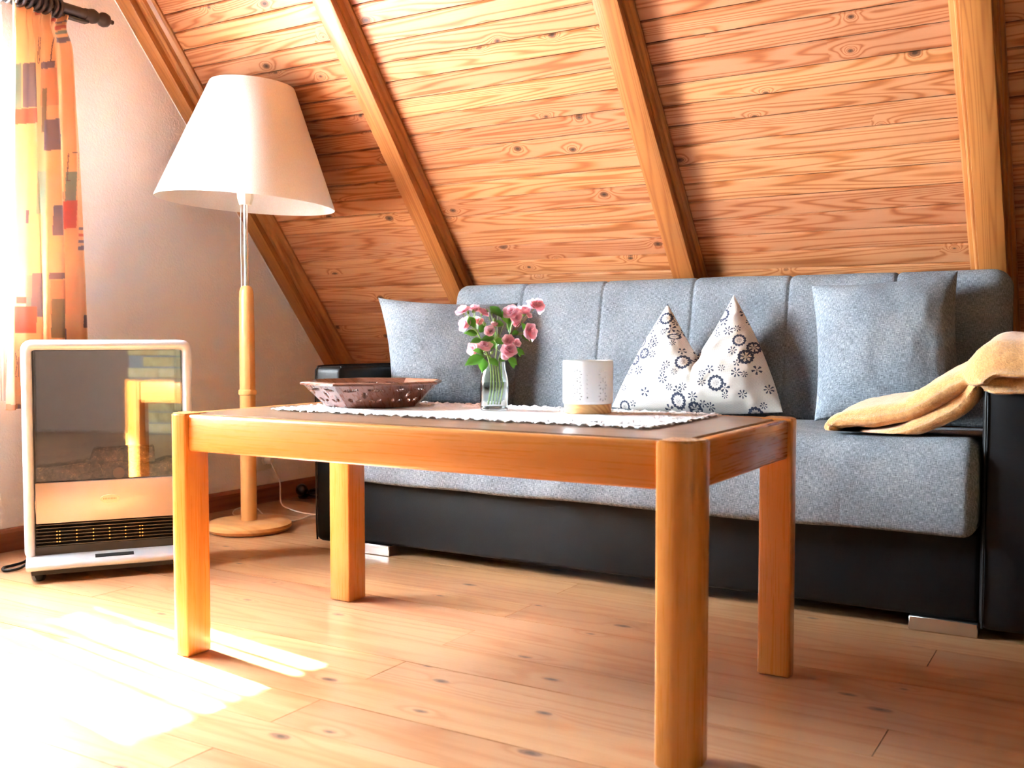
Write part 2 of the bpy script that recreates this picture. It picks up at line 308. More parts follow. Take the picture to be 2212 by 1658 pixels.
def extrude_poly(pts, z0, z1, name='prism', bev=0.0):
    bm = bmesh.new(); a = [bm.verts.new((x, y, z0)) for x, y in pts]; c = [bm.verts.new((x, y, z1)) for x, y in pts]; n = len(pts)
    bm.faces.new(a[::-1]); bm.faces.new(c)
    for i in range(n): bm.faces.new((a[i], a[(i + 1) % n], c[(i + 1) % n], c[i]))
    if bev: bmesh.ops.bevel(bm, geom=[e for e in bm.edges if abs(e.verts[0].co.z - e.verts[1].co.z) < 1e-6], offset=bev, segments=2, affect='EDGES')
    me = bm_mesh(name, bm); smooth_by_angle(me, 40); return me
def numpy_mesh(name, V, F, smooth=True):
    me = bpy.data.meshes.new(name); me.vertices.add(len(V)); me.vertices.foreach_set('co', np.asarray(V, np.float32).ravel())
    F = np.asarray(F, np.int32); k = F.shape[1]; me.loops.add(F.size); me.loops.foreach_set('vertex_index', F.ravel())
    me.polygons.add(len(F)); me.polygons.foreach_set('loop_start', np.arange(0, F.size, k, dtype=np.int32))
    me.update(calc_edges=True); me.validate()
    if smooth: me.polygons.foreach_set('use_smooth', [True] * len(me.polygons))
    return me
def grid_faces(nu, nv, wrap_u=False):
    i, j = np.meshgrid(np.arange(nu if wrap_u else nu - 1), np.arange(nv - 1), indexing='ij'); i2 = (i + 1) % nu
    return np.stack([i * nv + j, i2 * nv + j, i2 * nv + j + 1, i * nv + j + 1], -1).reshape(-1, 4)

# ------------------------------------------------------------------ room shell
XR, YB, ZC = 3.4, -3.6, 2.35
SA = R(50.6); U = Vector((0, -math.cos(SA), math.sin(SA))); SN = Vector((0, -math.sin(SA), -math.cos(SA))); D0 = -2.9281
DB = D0 - 0.06                                # board face
def slope(X, u, d): return Vector((X, 0, 0)) + U * u + SN * d
def slope_mw(X, u, d):                        # local x along X, local y up the slope, local z into the room
    p = slope(X, u, d); return Matrix(((1, 0, 0, p.x), (0, U.y, SN.y, p.y), (0, U.z, SN.z, p.z), (0, 0, 0, 1)))
# floor: dark sub-floor with single planks
fl = struct(obj('floor', box(XW - 0.16, XR, YB, 3.95, -0.06, -0.004), 'joint'))
PW, PY0 = 0.1286, 1.135
k0, k1 = math.floor((YB - PY0) / PW) + 1, math.ceil((3.86 - PY0) / PW)
for k in range(k0, k1):
    y0 = PY0 + k * PW
    if k % 2: cuts = [XW, -1.248, 0.45, 2.1, XR]
    else: cuts = [XW, -2.25 if k % 4 == 0 else -2.62, -0.33 if k % 4 == 0 else 0.12, 1.7, XR]
    for a, c in zip(cuts[:-1], cuts[1:]):
        L = c - a
        me = box(0.0008, L - 0.0008, 0.0006, PW - 0.0006, -0.02, 0.0, 0.0, 1, 'plank', smooth=False)
        p = obj('plank', me, 'floor', fl); p.location = (a, y0, random.uniform(-0.0006, 0.0))
# gable wall with two window openings
def wall_with_holes(y0, y1, z0, z1, holes, xa, xb, name, topline=None):
    ys = sorted({y0, y1, *[h[0] for h in holes], *[h[1] for h in holes]}); zs = sorted({z0, z1, *[h[2] for h in holes], *[h[3] for h in holes]})
    bm = bmesh.new()
    for ya, yb in zip(ys[:-1], ys[1:]):
        for za, zb in zip(zs[:-1], zs[1:]):
            if any(h[0] <= ya and yb <= h[1] and h[2] <= za and zb <= h[3] for h in holes): continue
            r = bmesh.ops.create_cube(bm, size=1.0); bmesh.ops.scale(bm, vec=(xb - xa, yb - ya, zb - za), verts=r['verts']); bmesh.ops.translate(bm, vec=((xa + xb) / 2, (ya + yb) / 2, (za + zb) / 2), verts=r['verts'])
    return bm_mesh(name, bm)
struct(obj('wall_left', wall_with_holes(YB, 3.95, -0.06, ZC + 0.1, [W1], XW - 0.16, XW, 'wall_left'), 'plaster'), 'rough white plastered gable wall with the curtained window')
struct(obj('wall_right', box(XR, XR + 0.1, YB, 3.95, -0.06, ZC + 0.1), 'dark_panelling'))
struct(obj('wall_back', box(XW - 0.16, XR + 0.1, YB - 0.1, YB, -0.06, ZC + 0.1), 'dark_panelling'))
# flat ceiling boards above the slope
struct(obj('ceiling', box(XW - 0.16, XR + 0.1, YB - 0.1, 2.06, ZC, ZC + 0.08), 'dark_panelling'), 'wood panelled ceiling')
# sloping ceiling: backing, single boards, rafters with mouldings
sl = obj('ceiling_slope', box(XW - 0.16, XR, -2.50, 0.5, -0.05, -0.0125), 'joint', mw=slope_mw(0, 0, DB)); struct(sl, 'sloping attic ceiling clad in horizontal orange pine boards')
BW = 0.065
panels = [(-2.895, -2.175, -0.172), (-2.085, -1.265, -0.274), (-1.185, -0.365, -0.479), (-0.285, 0.60, -0.634), (0.68, 1.55, -0.55), (1.63, 2.5, -0.6)]
for x0, x1, us in panels:
    L = x1 - x0 + 0.02; w = BW / 2 - 0.0010
    # V-grooved board profile (y, z)
    prof = [(-w, -0.012), (w, -0.012), (w, -0.005), (w - 0.003, 0.0), (-w + 0.003, 0.0), (-w, -0.005)]
    v = [(0, a, c) for a, c in prof] + [(L, a, c) for a, c in prof]; n = len(prof)
    me = mesh('board', v, [tuple(range(n))[::-1], tuple(range(n, 2 * n))] + [(i, (i + 1) % n, n + (i + 1) % n, n + i) for i in range(n)])
    top = us
    while top + BW < 0.44: top += BW
    u = top
    while u > -2.38:
        bo = obj('board', me, 'board', sl); bo.location = (x0 - 0.01, u - BW / 2, random.uniform(-0.0012, 0.0004)); u -= BW
def rafter(idx, xa, xb, d=0.06, left=True, right=True, lw=0.022, rw=0.02):
    o = struct(obj('trim_%d' % idx, box(0, 2.95, -(xb - xa) / 2, (xb - xa) / 2, -0.012, d, 0.003, 2, 'rafter'), 'rafter'))
    p = slope((xa + xb) / 2, -2.45, DB)        # local x up the slope, local y toward -X, local z into the room
    o.matrix_world = Matrix(((0, -1, 0, p.x), (U.y, 0, SN.y, p.y), (U.z, 0, SN.z, p.z), (0, 0, 0, 1)))
    h = (xb - xa) / 2
    def mould(side, w, hgt):
        s = side
        prof = [(h, 0.0), (h, hgt), (h + w * 0.30, hgt), (h + w * 0.45, hgt * 0.80), (h + w * 0.55, hgt * 0.5), (h + w * 0.85, hgt * 0.36), (h + w, hgt * 0.2), (h + w, 0.0)]
        prof = [(s * a, c) for a, c in prof]; n = len(prof)
        v = [(0.0, a, c) for a, c in prof] + [(2.95, a, c) for a, c in prof]
        bm = bmesh.new(); me0 = mesh('m', v, [tuple(range(n)), tuple(range(n, 2 * n))] + [(i, (i + 1) % n, n + (i + 1) % n, n + i) for i in range(n)]); bm.from_mesh(me0)
        obj('moulding', bm_mesh('moulding', bm), 'moulding', o)
    if left: mould(1, lw, d * 0.55)
    if right: mould(-1, rw, d * 0.6)
    return o
rafter(1, -2.965, -2.900, 0.06, False, True, rw=0.05)
r1_ = bpy.data.objects['trim_1']
obj('caulk_line', tube([(0.3, 0.0325, 0.0575), (1.2, 0.0322, 0.0582), (2.0, 0.0325, 0.0572), (2.9, 0.0325, 0.0575)], 0.0045, 6), 'white_paint', r1_)
rafter(2, -2.165, -2.095)
rafter(3, -1.258, -1.185)
rafter(4, -0.355, -0.285, lw=0.03)
rafter(5, 0.60, 0.68); rafter(6, 1.55, 1.63)
# skirting on the gable wall
def skirt_prof(): return [(0, 0), (0.018, 0), (0.018, 0.058), (0.012, 0.066), (0.006, 0.070), (0, 0.070)]
pr = skirt_prof(); n = len(pr); v = [(a, 0, c) for a, c in pr] + [(a, 7.0, c) for a, c in pr]
bm = bmesh.new(); bm.from_mesh(mesh('m', v, [tuple(range(n)), tuple(range(n, 2 * n))] + [(i, (i + 1) % n, n + (i + 1) % n, n + i) for i in range(n)]))
struct(obj('baseboard_left', bm_mesh('skirting', bm), 'skirting', loc=(XW + 0.0005, YB + 0.4, 0.0005)))
# windows
def window(idx, w, mull):
    y0, y1, z0, z1 = w; xo = XW - 0.13; g = 0.002
    wn = bpy.data.objects.new('window_%d' % idx, None); COL.objects.link(wn); struct(wn); wn.location = (xo, 0, 0)
    def fr(ya, yb, za, zb): obj('frame', box(-0.03, 0.03, ya, yb, za, zb, 0.004, 1), 'white_paint', wn)
    fr(y0 + g, y0 + 0.045, z0 + g, z1 - g); fr(y1 - 0.045, y1 - g, z0 + g, z1 - g); fr(y0 + 0.045, y1 - 0.045, z0 + g, z0 + 0.06); fr(y0 + 0.045, y1 - 0.045, z1 - 0.05, z1 - g); fr(mull - 0.06, mull + 0.06, z0 + 0.06, z1 - 0.05)
    for a, c in ((y0 + 0.046, mull - 0.061), (mull + 0.061, y1 - 0.046)): obj('pane', box(-0.003, 0.003, a, c, z0 + 0.061, z1 - 0.051), 'pane', wn)
    obj('sill', box(0.035, 0.15, y0 + g, y1 - g, z0 + 0.001, z0 + 0.02, 0.005, 2), 'white_paint', wn)
window(1, W1, 1.268)
# yellow brick chimney breast at the far end (seen mirrored in the heater glass)
chb = struct(obj('wall_chimney', box(1.31, 1.75, -0.45, 1.02, 0.0, ZC - 0.002), 'mortar'))
struct(obj('wall_partition', box(1.36, 1.42, -1.9, -0.452, 0.0, ZC - 0.002), plain('waxed_wood_partition', (0.30, 0.19, 0.13), 0.6)))
bme = box(-0.012, 0.02, -0.108, 0.108, -0.032, 0.032, 0.004, 1, 'brick')
for r_ in range(29):
    yo = -0.45 + (0.0 if r_ % 2 else -0.115) + 0.114
    for c_ in range(7):
        yy = yo + c_ * 0.229
        if yy - 0.108 < -0.46 or yy + 0.108 > 1.03: continue
        obj('brick', bme, 'brick', chb, loc=(1.305 - 0.008 + random.uniform(-0.002, 0.002), yy, 0.042 + r_ * 0.076))

# ------------------------------------------------------------------ sofa
def cushion_loft(x0, x1, prof, seams, rnd=0.035, sd=0.007, sw=0.011, bulge=0.004, wob=0.0):
    """prof: closed (y, z) outline, ccw; returns mesh lofted along x with rounded ends and seam grooves"""
    P = np.array(prof, float); c = P.mean(0)
    d = P - np.roll(P, 1, 0); nrm = np.roll(P, -1, 0) - np.roll(P, 1, 0); nrm = np.stack([nrm[:, 1], -nrm[:, 0]], 1); nrm /= np.linalg.norm(nrm, axis=1, keepdims=True) + 1e-9
    if ((P - c) * nrm).sum() < 0: nrm = -nrm
    xs = list(np.linspace(x0 + rnd, x1 - rnd, 260)); xs += [s + q for s in seams for q in (-0.012, -0.006, -0.003, 0, 0.003, 0.006, 0.012)]; xs = sorted(xs)
    th = np.linspace(0, math.pi / 2, 9)[1:]
    head = [(x0 + rnd - rnd * math.sin(t), rnd * (1 - math.cos(t))) for t in th][::-1]; tail = [(x1 - rnd + rnd * math.sin(t), rnd * (1 - math.cos(t))) for t in th]
    edges = sorted([x0, *seams, x1])
    rings = []
    for x, ins in head + [(q, 0.0) for q in xs] + tail:
        ds = min((abs(x - s) for s in seams), default=9); off = -sd * math.exp(-(ds / sw) ** 2) - ins
        for a, b_ in zip(edges[:-1], edges[1:]):
            if a <= x <= b_: t = (x - a) / (b_ - a); off += bulge * (math.sin(math.pi * t) ** 0.6 - 0.5)
        w = wob * np.array([mnoise.noise(Vector((x * 3.2, p[0] * 5, p[1] * 5))) for p in P]) if wob else 0.0
        q = P + nrm * (off + w)[:, None] if wob else P + nrm * off
        rings.append(np.concatenate([np.full((len(P), 1), x), q], 1))
    n = len(P); V = np.concatenate(rings); m = len(rings)
    i, j = np.meshgrid(np.arange(m - 1), np.arange(n), indexing='ij'); j2 = (j + 1) % n
    F = np.stack([i * n + j, (i + 1) * n + j, (i + 1) * n + j2, i * n + j2], -1).reshape(-1, 4).tolist()
    F.append(list(range(n))); F.append([(m - 1) * n + q for q in range(n)][::-1])
    me = mesh('cushion', V, F, True); bm = bmesh.new(); bm.from_mesh(me); bmesh.ops.recalc_face_normals(bm, faces=bm.faces); bm.to_mesh(me); bm.free(); return me
def rounded(poly, radii, k=6):
    out = []; n = len(poly)
    for i in range(n):
        p = np.array(poly[i], float); a = np.array(poly[i - 1], float); b_ = np.array(poly[(i + 1) % n], float); r = radii[i]
        u1 = (a - p) / np.linalg.norm(a - p); u2 = (b_ - p) / np.linalg.norm(b_ - p); s = p + u1 * r; e = p + u2 * r
        for q in range(k + 1): t = q / k; out.append((1 - t) ** 2 * s + 2 * t * (1 - t) * p + t * t * e)
    res = []
    for i in range(len(out)):
        a, b_ = out[i], out[(i + 1) % len(out)]; res.append(a); L = np.linalg.norm(b_ - a)
        for q in range(1, int(L / 0.03) + 1): res.append(a + (b_ - a) * q / (int(L / 0.03) + 1))
    return [tuple(p) for p in res]
SX0, SX1 = -2.058, -0.264
sofa = thing('sofa', 'grey fabric sofa with channel-stitched back and black leatherette arms and base under the sloping ceiling', 'sofa', (-1.16, 2.7, 0))
def sp(name, me, mat, parent=None): return obj(name, me, mat, parent or sofa, loc=(1.16, -2.7, 0) if parent is None else (0, 0, 0))
seams = [-1.753, -1.453, -1.145, -0.850, -0.552]
seat_prof = rounded([(2.362, 0.225), (2.93, 0.235), (2.94, 0.425), (2.365, 0.442)], [0.025, 0.02, 0.02, 0.075], 7)
seat = sp('seat', cushion_loft(SX0 + 0.004, SX1 - 0.004, seat_prof, seams, 0.03, 0.0006, 0.003, 0.0, wob=0.007), 'sofa')
back_prof = rounded([(2.895, 0.425), (3.075, 0.425), (3.085, 0.835), (2.985, 0.855)], [0.03, 0.02, 0.045, 0.055], 7)
back = sp('backrest', cushion_loft(SX0 + 0.014, SX1 + 0.002, back_prof, seams, 0.05, 0.0045, 0.006, 0.001, wob=0.004), 'sofa')
sp('base', box(SX0 + 0.001, SX1 - 0.001, 2.43, 3.05, 0.032, 0.232, 0.012, 3), 'leather')
for xa, xb in ((SX0 - 0.112, SX0), (SX1, SX1 + 0.112)):
    am = sp('arm', box(xa, xb, 2.40, 3.06, 0.025, 0.572, 0.02, 4), 'leather')
    for xe in (xa + 0.008, xb - 0.008):
        obj('piping', tube(catmull([(xe, 2.4015, 0.03), (xe, 2.3985, 0.10), (xe, 2.3985, 0.40), (xe, 2.399, 0.54), (xe, 2.408, 0.566), (xe, 2.44, 0.5735), (xe, 2.7, 0.5735), (xe, 3.02, 0.5735)], 6), 0.0028, 6), 'leather', am)
for xa, xb in ((-2.045, -1.896), (-0.410, -0.266)):
    for ya in (2.422, 2.95): sp('foot', box(xa, xb, ya, ya + 0.05, 0.0, 0.0325, 0.002, 1), 'chrome')

# ------------------------------------------------------------------ coffee table
TX0, TX1, TY0, TY1, TZ = -1.712, -0.546, 1.434, 2.010, 0.505
table = thing('coffee_table', 'low orange cherry-wood coffee table with inset brown top and chunky rounded legs', 'table', ((TX0 + TX1) / 2, (TY0 + TY1) / 2, 0))
def tp(name, me, mat, parent=None):
    return obj(name, me, mat, parent or table, loc=(-(TX0 + TX1) / 2, -(TY0 + TY1) / 2, 0) if parent is None else (0, 0, 0))
def leg_mesh(sx, sy):
    w = 0.064; cx = TX0 if sx < 0 else TX1; cyy = TY0 if sy < 0 else TY1
    # outline in outward coordinates: outer corner strongly rounded
    ro, ri = 0.040, 0.004; pts = []
    def arc(cx_, cy_, r, a0, a1, k):
        for q in range(k + 1): a = a0 + (a1 - a0) * q / k; pts.append((cx_ + r * math.cos(a), cy_ + r * math.sin(a)))
    arc(-ro, -ro, ro, 0, math.pi / 2, 8); arc(-w + ri, -ri, ri, math.pi / 2, math.pi, 3); arc(-w + ri, -w + ri, ri, math.pi, 1.5 * math.pi, 3); arc(-ri, -w + ri, ri, 1.5 * math.pi, 2 * math.pi, 3)
    P = [(cx + sx * a, cyy + sy * c) for a, c in pts]
    if sx * sy < 0: P = P[::-1]
    return extrude_poly(P, 0.0, TZ, 'leg', 0.003)
for sx in (-1, 1):
    for sy in (-1, 1): tp('leg', leg_mesh(sx, sy), 'table_z')
def rail(x0, x1, y0, y1, mat): tp('rail', box(x0, x1, y0, y1, 0.428, 0.503, 0.0055, 3), mat)
rail(TX0 + 0.0655, TX1 - 0.0655, TY0 + 0.007, TY0 + 0.030, 'table_x'); rail(TX0 + 0.0655, TX1 - 0.0655, TY1 - 0.030, TY1 - 0.007, 'table_x')
rail(TX0 + 0.007, TX0 + 0.030, TY0 + 0.0655, TY1 - 0.0655, 'table_y'); rail(TX1 - 0.030, TX1 - 0.007, TY0 + 0.0655, TY1 - 0.0655, 'table_y')
# inset top with notched corners around the legs
a0, a1, c0, c1, q = TX0 + 0.036, TX1 - 0.036, TY0 + 0.036, TY1 - 0.036, 0.030
tp('table_top', extrude_poly([(a0 + q, c0), (a1 - q, c0), (a1 - q, c0 + q), (a1, c0 + q), (a1, c1 - q), (a1 - q, c1 - q), (a1 - q, c1), (a0 + q, c1), (a0 + q, c1 - q), (a0, c1 - q), (a0, c0 + q), (a0 + q, c0 + q)], 0.478, 0.5035, 'table_top', 0.0015), 'table_top')
for sx, sy in ((-1, -1), (1, -1), (1, 1), (-1, 1)):
    bx = (TX0 if sx < 0 else TX1) - sx * 0.075; by = (TY0 if sy < 0 else TY1) - sy * 0.075
    tp('corner_block', box(bx - 0.010, bx + 0.010, by - 0.010, by + 0.010, 0.420, 0.478, 0.002, 1), 'table_x')

# ------------------------------------------------------------------ floor lamp
LX, LY = -2.575, 2.515
lamp = thing('floor_lamp', 'beech floor lamp with tilted cream fabric cone shade beside the plastered wall', 'lamp', (LX, LY, 0))
obj('base', lathe([(0, 0), (0.125, 0), (0.137, 0.004), (0.145, 0.014), (0.143, 0.024), (0.130, 0.033), (0.10, 0.036), (0, 0.036)], 64), 'lamp_base', lamp)
obj('pole', lathe([(0, 0.034), (0.027, 0.034), (0.0265, 0.465), (0.030, 0.468), (0.031, 0.475), (0.030, 0.482), (0.0265, 0.485), (0.0255, 0.70), (0.0245, 0.80), (0.023, 0.82), (0.019, 0.832), (0.012, 0.838), (0, 0.838)], 32), 'lamp_wood', lamp)
obj('rod', lathe([(0, 0.835), (0.0085, 0.835), (0.0085, 1.118), (0, 1.118)], 16), 'chrome', lamp)
obj('wire', tube([(-0.016 * CR.x, -0.016 * CR.y, 0.828), (-0.017 * CR.x, -0.017 * CR.y, 0.95), (-0.015 * CR.x, -0.015 * CR.y, 1.12)], 0.0016, 6), 'cord', lamp)
obj('socket', lathe([(0, 1.112), (0.020, 1.112), (0.027, 1.135), (0.027, 1.165), (0, 1.165)], 8), 'ivory', lamp)
# tilted shade
tilt = Matrix.Rotation(R(3.7), 4, _f0)
sh = [(0.296, -0.003), (0.2975, 0.0), (0.1405, 0.393), (0.139, 0.3945), (0.1375, 0.393), (0.2945, 0.0), (0.296, -0.003)]
shade = obj('lamp_shade', lathe(sh, 96, sharp=60), 'shade', lamp); shade.matrix_local = Matrix.Translation((0.004, 0, 1.118)) @ tilt
spd = obj('spider', bm_mesh('spider', bmesh.new()), 'chrome', shade)
bm = bmesh.new()
for k in range(3):
    a = k * 2 * math.pi / 3
    me = tube([(0.01 * math.cos(a), 0.01 * math.sin(a), 0.04), (0.10 * math.cos(a), 0.10 * math.sin(a), 0.22), (0.133 * math.cos(a), 0.133 * math.sin(a), 0.388)], 0.002, 6); bm.from_mesh(me)
spd.data = bm_mesh('spider', bm); spd.data.materials.append(MAT['chrome'])
bulb = obj('bulb', lathe([(0, 1.165), (0.013, 1.165), (0.014, 1.18), (0.028, 1.215), (0.030, 1.235), (0.022, 1.258), (0, 1.268)], 24), plain('frosted_bulb', (0.85, 0.85, 0.83), 0.3), lamp)
# mains lead of the lamp: from the socket on the wall, over the floor, round the base
def fl_pts(lst, z=0.004): return [tuple(atz(x, y, z)) for x, y in lst]
plug = Vector((XW + 0.032, 2.985, 0.165))
pts = [plug, atx(590, 1008, XW + 0.06), atx(604, 1038, XW + 0.06)] + [atz(*p, 0.02 if i == 0 else 0.004) for i, p in enumerate([(607, 1085), (625, 1098), (650, 1106), (672, 1110)])]
pts += [atz(p[0], p[1], 0.004) for p in [(690, 1111), (672, 1113), (645, 1122), (622, 1126)]]
cord = obj('lead', tube(catmull([tuple(p) for p in pts], 8), 0.0026, 6), 'cord', lamp, loc=(-LX, -LY, 0))
pts = [atz(p[0], p[1], 0.004) for p in [(585, 1122), (570, 1112), (556, 1098), (548, 1095), (535, 1094), (512, 1098), (503, 1106), (506, 1112), (520, 1117), (540, 1121)]]
obj('lead', tube(catmull([tuple(p) for p in pts], 8), 0.0024, 6), 'cord', lamp, loc=(-LX, -LY, 0))
pts = [atz(p[0], p[1], 0.004) for p in [(455, 1132), (440, 1132), (425, 1130), (405, 1126)]]
obj('lead', tube(catmull([tuple(p) for p in pts], 8), 0.0024, 6), 'cord', lamp, loc=(-LX, -LY, 0))
obj('plug', lathe([(0, 0), (0.014, 0), (0.017, 0.004), (0.017, 0.02), (0.011, 0.03), (0, 0.03)], 20), 'cord', lamp).matrix_local = Matrix.Translation(Vector((XW + 0.011, 2.985, 0.172)) - Vector((LX, LY, 0))) @ Matrix.Rotation(R(90), 4, 'Y')
# wall socket
ws = thing('wall_socket', 'white square wall socket low on the plaster behind the floor lamp', 'socket', (XW, 2.975, 0.172))
obj('plate', box(0.0005, 0.010, -0.041, 0.041, -0.041, 0.041, 0.005, 3), plain('socket_white', (0.72, 0.68, 0.64), 0.35), ws)
obj('inset', lathe([(0.0, 0.0), (0.018, 0.0), (0.0205, 0.0095), (0.022, 0.0095), (0.022, 0.0)], 28), plain('socket_inset', (0.45, 0.41, 0.38), 0.4), ws).matrix_local = Matrix.Translation((0.002, 0, 0)) @ Matrix.Rotation(R(90), 4, 'Y')

# ------------------------------------------------------------------ electric fireplace heater
hp = Vector((-2.548, 1.662, 0)); HR = math.atan2(0.816, 0.578)      # local x along the front, local -y faces the camera
HW, HH, HD = 0.446, 0.655, 0.21
heater = thing('electric_fireplace', 'silver portable fireplace heater with dark glass, fake logs and grey lower panel with the warm floor reflection in its colour', 'heater', hp, HR)
def rr_outline(x0, x1, z0, z1, r, k=6):
    o = []
    for cx_, cz_, a in ((x1 - r, z1 - r, 0), (x0 + r, z1 - r, 90), (x0 + r, z0 + r, 180), (x1 - r, z0 + r, 270)):
        for q in range(k + 1): t = R(a + 90 * q / k); o.append((cx_ + r * math.cos(t), cz_ + r * math.sin(t)))
    return o
def hoop(rings, closed=False):
    """rings: list of (outline, y)"""
    v, f = [], []; n = len(rings[0][0])
    for o, y in rings: v += [(a, y, c) for a, c in o]
    m = len(rings)
    for i in range(m - (0 if closed else 1)):
        for j in range(n): f.append((i * n + j, ((i + 1) % m) * n + j, ((i + 1) % m) * n + (j + 1) % n, i * n + (j + 1) % n))
    bm = bmesh.new(); me = mesh('h', v, f); bm.from_mesh(me); me2 = bm_mesh('housing', bm); smooth_by_angle(me2, 45); return me2
zb, zt_ = 0.050, HH
def ring(ins, y, r): return (rr_outline(ins, HW - ins, zb + ins * 0.3, zt_ - ins, max(r, 0.004)), y)
front = [ring(0.0, HD, 0.028), ring(0.0, 0.022, 0.028), ring(0.002, 0.010, 0.027), ring(0.009, 0.002, 0.022), ring(0.017, 0.0, 0.017), ring(0.024, 0.004, 0.011), ring(0.027, 0.012, 0.008), ring(0.027, 0.060, 0.008), ring(0.027, HD - 0.006, 0.008)]
obj('housing', hoop(front), 'silver', heater)
obj('back_panel', box(0.012, HW - 0.012, HD - 0.018, HD - 0.004, zb + 0.012, zt_ - 0.012), 'black', heater)
obj('liner', box(0.0275, 0.032, 0.03, HD - 0.018, zb + 0.015, zt_ - 0.03), 'black', heater); obj('liner', box(HW - 0.032, HW - 0.0275, 0.03, HD - 0.018, zb + 0.015, zt_ - 0.03), 'black', heater)
obj('fire_back', box(0.033, HW - 0.033, 0.130, 0.136, 0.235, zt_ - 0.03), plain('smoked_fire_screen', (0.035, 0.032, 0.032), 0.3), heater)
obj('glass', box(0.0285, HW - 0.0285, 0.028, 0.032, 0.172, zt_ - 0.0275), 'heater_glass', heater)
obj('glass', box(0.0335, HW - 0.0335, 0.121, 0.125, 0.236, zt_ - 0.031), glassy('rear_screen_glass', (0.5, 0.5, 0.5), 0.45), heater)
# log bed behind the glass
obj('ember_bed', box(0.033, HW - 0.033, 0.040, 0.128, 0.225, 0.262), 'log', heater)
def log(p0, p1, r, nm='log'):
    p0, p1 = Vector(p0), Vector(p1); L = (p1 - p0); k = 10; v, f = [], []; s = 14; ax = L.normalized(); a = ax.cross(Vector((0, 0, 1))).normalized(); c = a.cross(ax)
    for i in range(k + 1):
        for j in range(s):
            t = 2 * math.pi * j / s; d = a * math.cos(t) + c * math.sin(t); p = p0 + L * (i / k); rr = r * (1 + 0.28 * mnoise.noise((p + d * r) * 38)); v.append(p + d * rr)
    for i in range(k):
        for j in range(s): f.append((i * s + j, i * s + (j + 1) % s, (i + 1) * s + (j + 1) % s, (i + 1) * s + j))
    f.append(tuple(range(s))[::-1]); f.append(tuple(k * s + j for j in range(s)))
    o = obj(nm, mesh('log', v, f, True), 'log', heater)
    for q, e in ((p0, -1), (p1, 1)):
        pass
    return o
log((0.034, 0.085, 0.270), (0.175, 0.070, 0.285), 0.026); log((0.16, 0.100, 0.282), (0.31, 0.075, 0.276), 0.031)
log((0.20, 0.102, 0.318), (0.345, 0.098, 0.322), 0.026); log((0.29, 0.07, 0.270), (0.415, 0.095, 0.285), 0.027); log((0.18, 0.060, 0.272), (0.20, 0.11, 0.335), 0.020)
le = obj('log_end', lathe([(0, 0), (0.016, 0.0), (0.016, 0.004), (0, 0.005)], 14), 'log_end', heater); le.matrix_local = Matrix.Translation((0.245, 0.046, 0.278)) @ Matrix.Rotation(R(90), 4, 'X')
# lower panel, emblem
lp = obj('front_panel', box(0.030, HW - 0.030, 0.010, 0.024, 0.152, 0.264, 0.0025, 2), 'panel', heater)
def ell(a, c, y0, y1, cx_, cz_, k=40):
    v = [(cx_ + a * math.cos(2 * math.pi * i / k), y0, cz_ + c * math.sin(2 * math.pi * i / k)) for i in range(k)] + [(cx_ + a * 0.93 * math.cos(2 * math.pi * i / k), y1, cz_ + c * 0.9 * math.sin(2 * math.pi * i / k)) for i in range(k)]
    return mesh('emblem', v, [tuple(range(k, 2 * k))] + [(i, (i + 1) % k, k + (i + 1) % k, k + i) for i in range(k)], False)
em = obj('emblem', ell(0.026, 0.0115, 0.0100, 0.0082, HW / 2 - 0.004, 0.212), 'emblem', lp)
for i in range(9): obj('letter', box(HW / 2 - 0.0215 + i * 0.004, HW / 2 - 0.0215 + i * 0.004 + 0.0026, 0.0076, 0.0083, 0.2095, 0.2145), 'emblem_ink', em)
# ventilation grille
gr = obj('grille', box(0.0285, HW - 0.0285, 0.040, 0.046, 0.062, 0.153), 'black', heater)
for i in range(7): obj('slat', box(0.029, HW - 0.029, 0.014, 0.030, 0.088 + i * 0.0095, 0.0925 + i * 0.0095, 0.0012, 1), 'black_gloss', gr)
pin = box(-0.0016, 0.0016, 0.013, 0.020, -0.0016, 0.0016)
for rr_ in range(4):
    for xx in (0.082, 0.089, 0.132, 0.175, 0.217, 0.259, 0.297, 0.304): obj('pin', pin, 'brass', gr, loc=(xx, 0, 0.0998 + rr_ * 0.0095))
obj('skirt', box(0.028, HW - 0.028, 0.012, 0.036, 0.058, 0.088), 'black', heater)
tprof = [(0.050, 0.034), (0.050, 0.064), (0.010, 0.066), (-0.004, 0.064), (-0.036, 0.0535), (-0.043, 0.049), (-0.046, 0.042), (-0.044, 0.036), (-0.038, 0.033)]
bm = bmesh.new(); rows = []
for xx, ins in ((0.004, 0.006), (0.0055, 0.002), (0.010, 0.0), (HW - 0.010, 0.0), (HW - 0.0055, 0.002), (HW - 0.004, 0.006)):
    cyt, czt = 0.0, 0.05; rows.append([bm.verts.new((xx, y_ + (ins if y_ < 0 else 0), z_ + (ins * 0.5 if z_ < 0.05 else -ins * 0.5))) for y_, z_ in tprof])
for ra, rb in zip(rows[:-1], rows[1:]):
    for q in range(len(tprof)): bm.faces.new((ra[q], ra[(q + 1) % len(tprof)], rb[(q + 1) % len(tprof)], rb[q]))
bm.faces.new(rows[0]); bm.faces.new(rows[-1][::-1])
tme = bm_mesh('tray', bm); smooth_by_angle(tme, 40); tr_ = obj('tray', tme, 'silver', heater)
ls = obj('label_strip', box(-0.050, 0.050, -0.0085, 0.0085, 0.0, 0.0012), 'black', tr_); ls.matrix_local = Matrix.Translation((0.228, -0.020, 0.0588)) @ Matrix.Rotation(math.atan2(0.0105, 0.032), 4, 'X')
obj('underside', box(0.02, HW - 0.02, -0.02, HD - 0.01, 0.018, 0.036), 'black', heater)
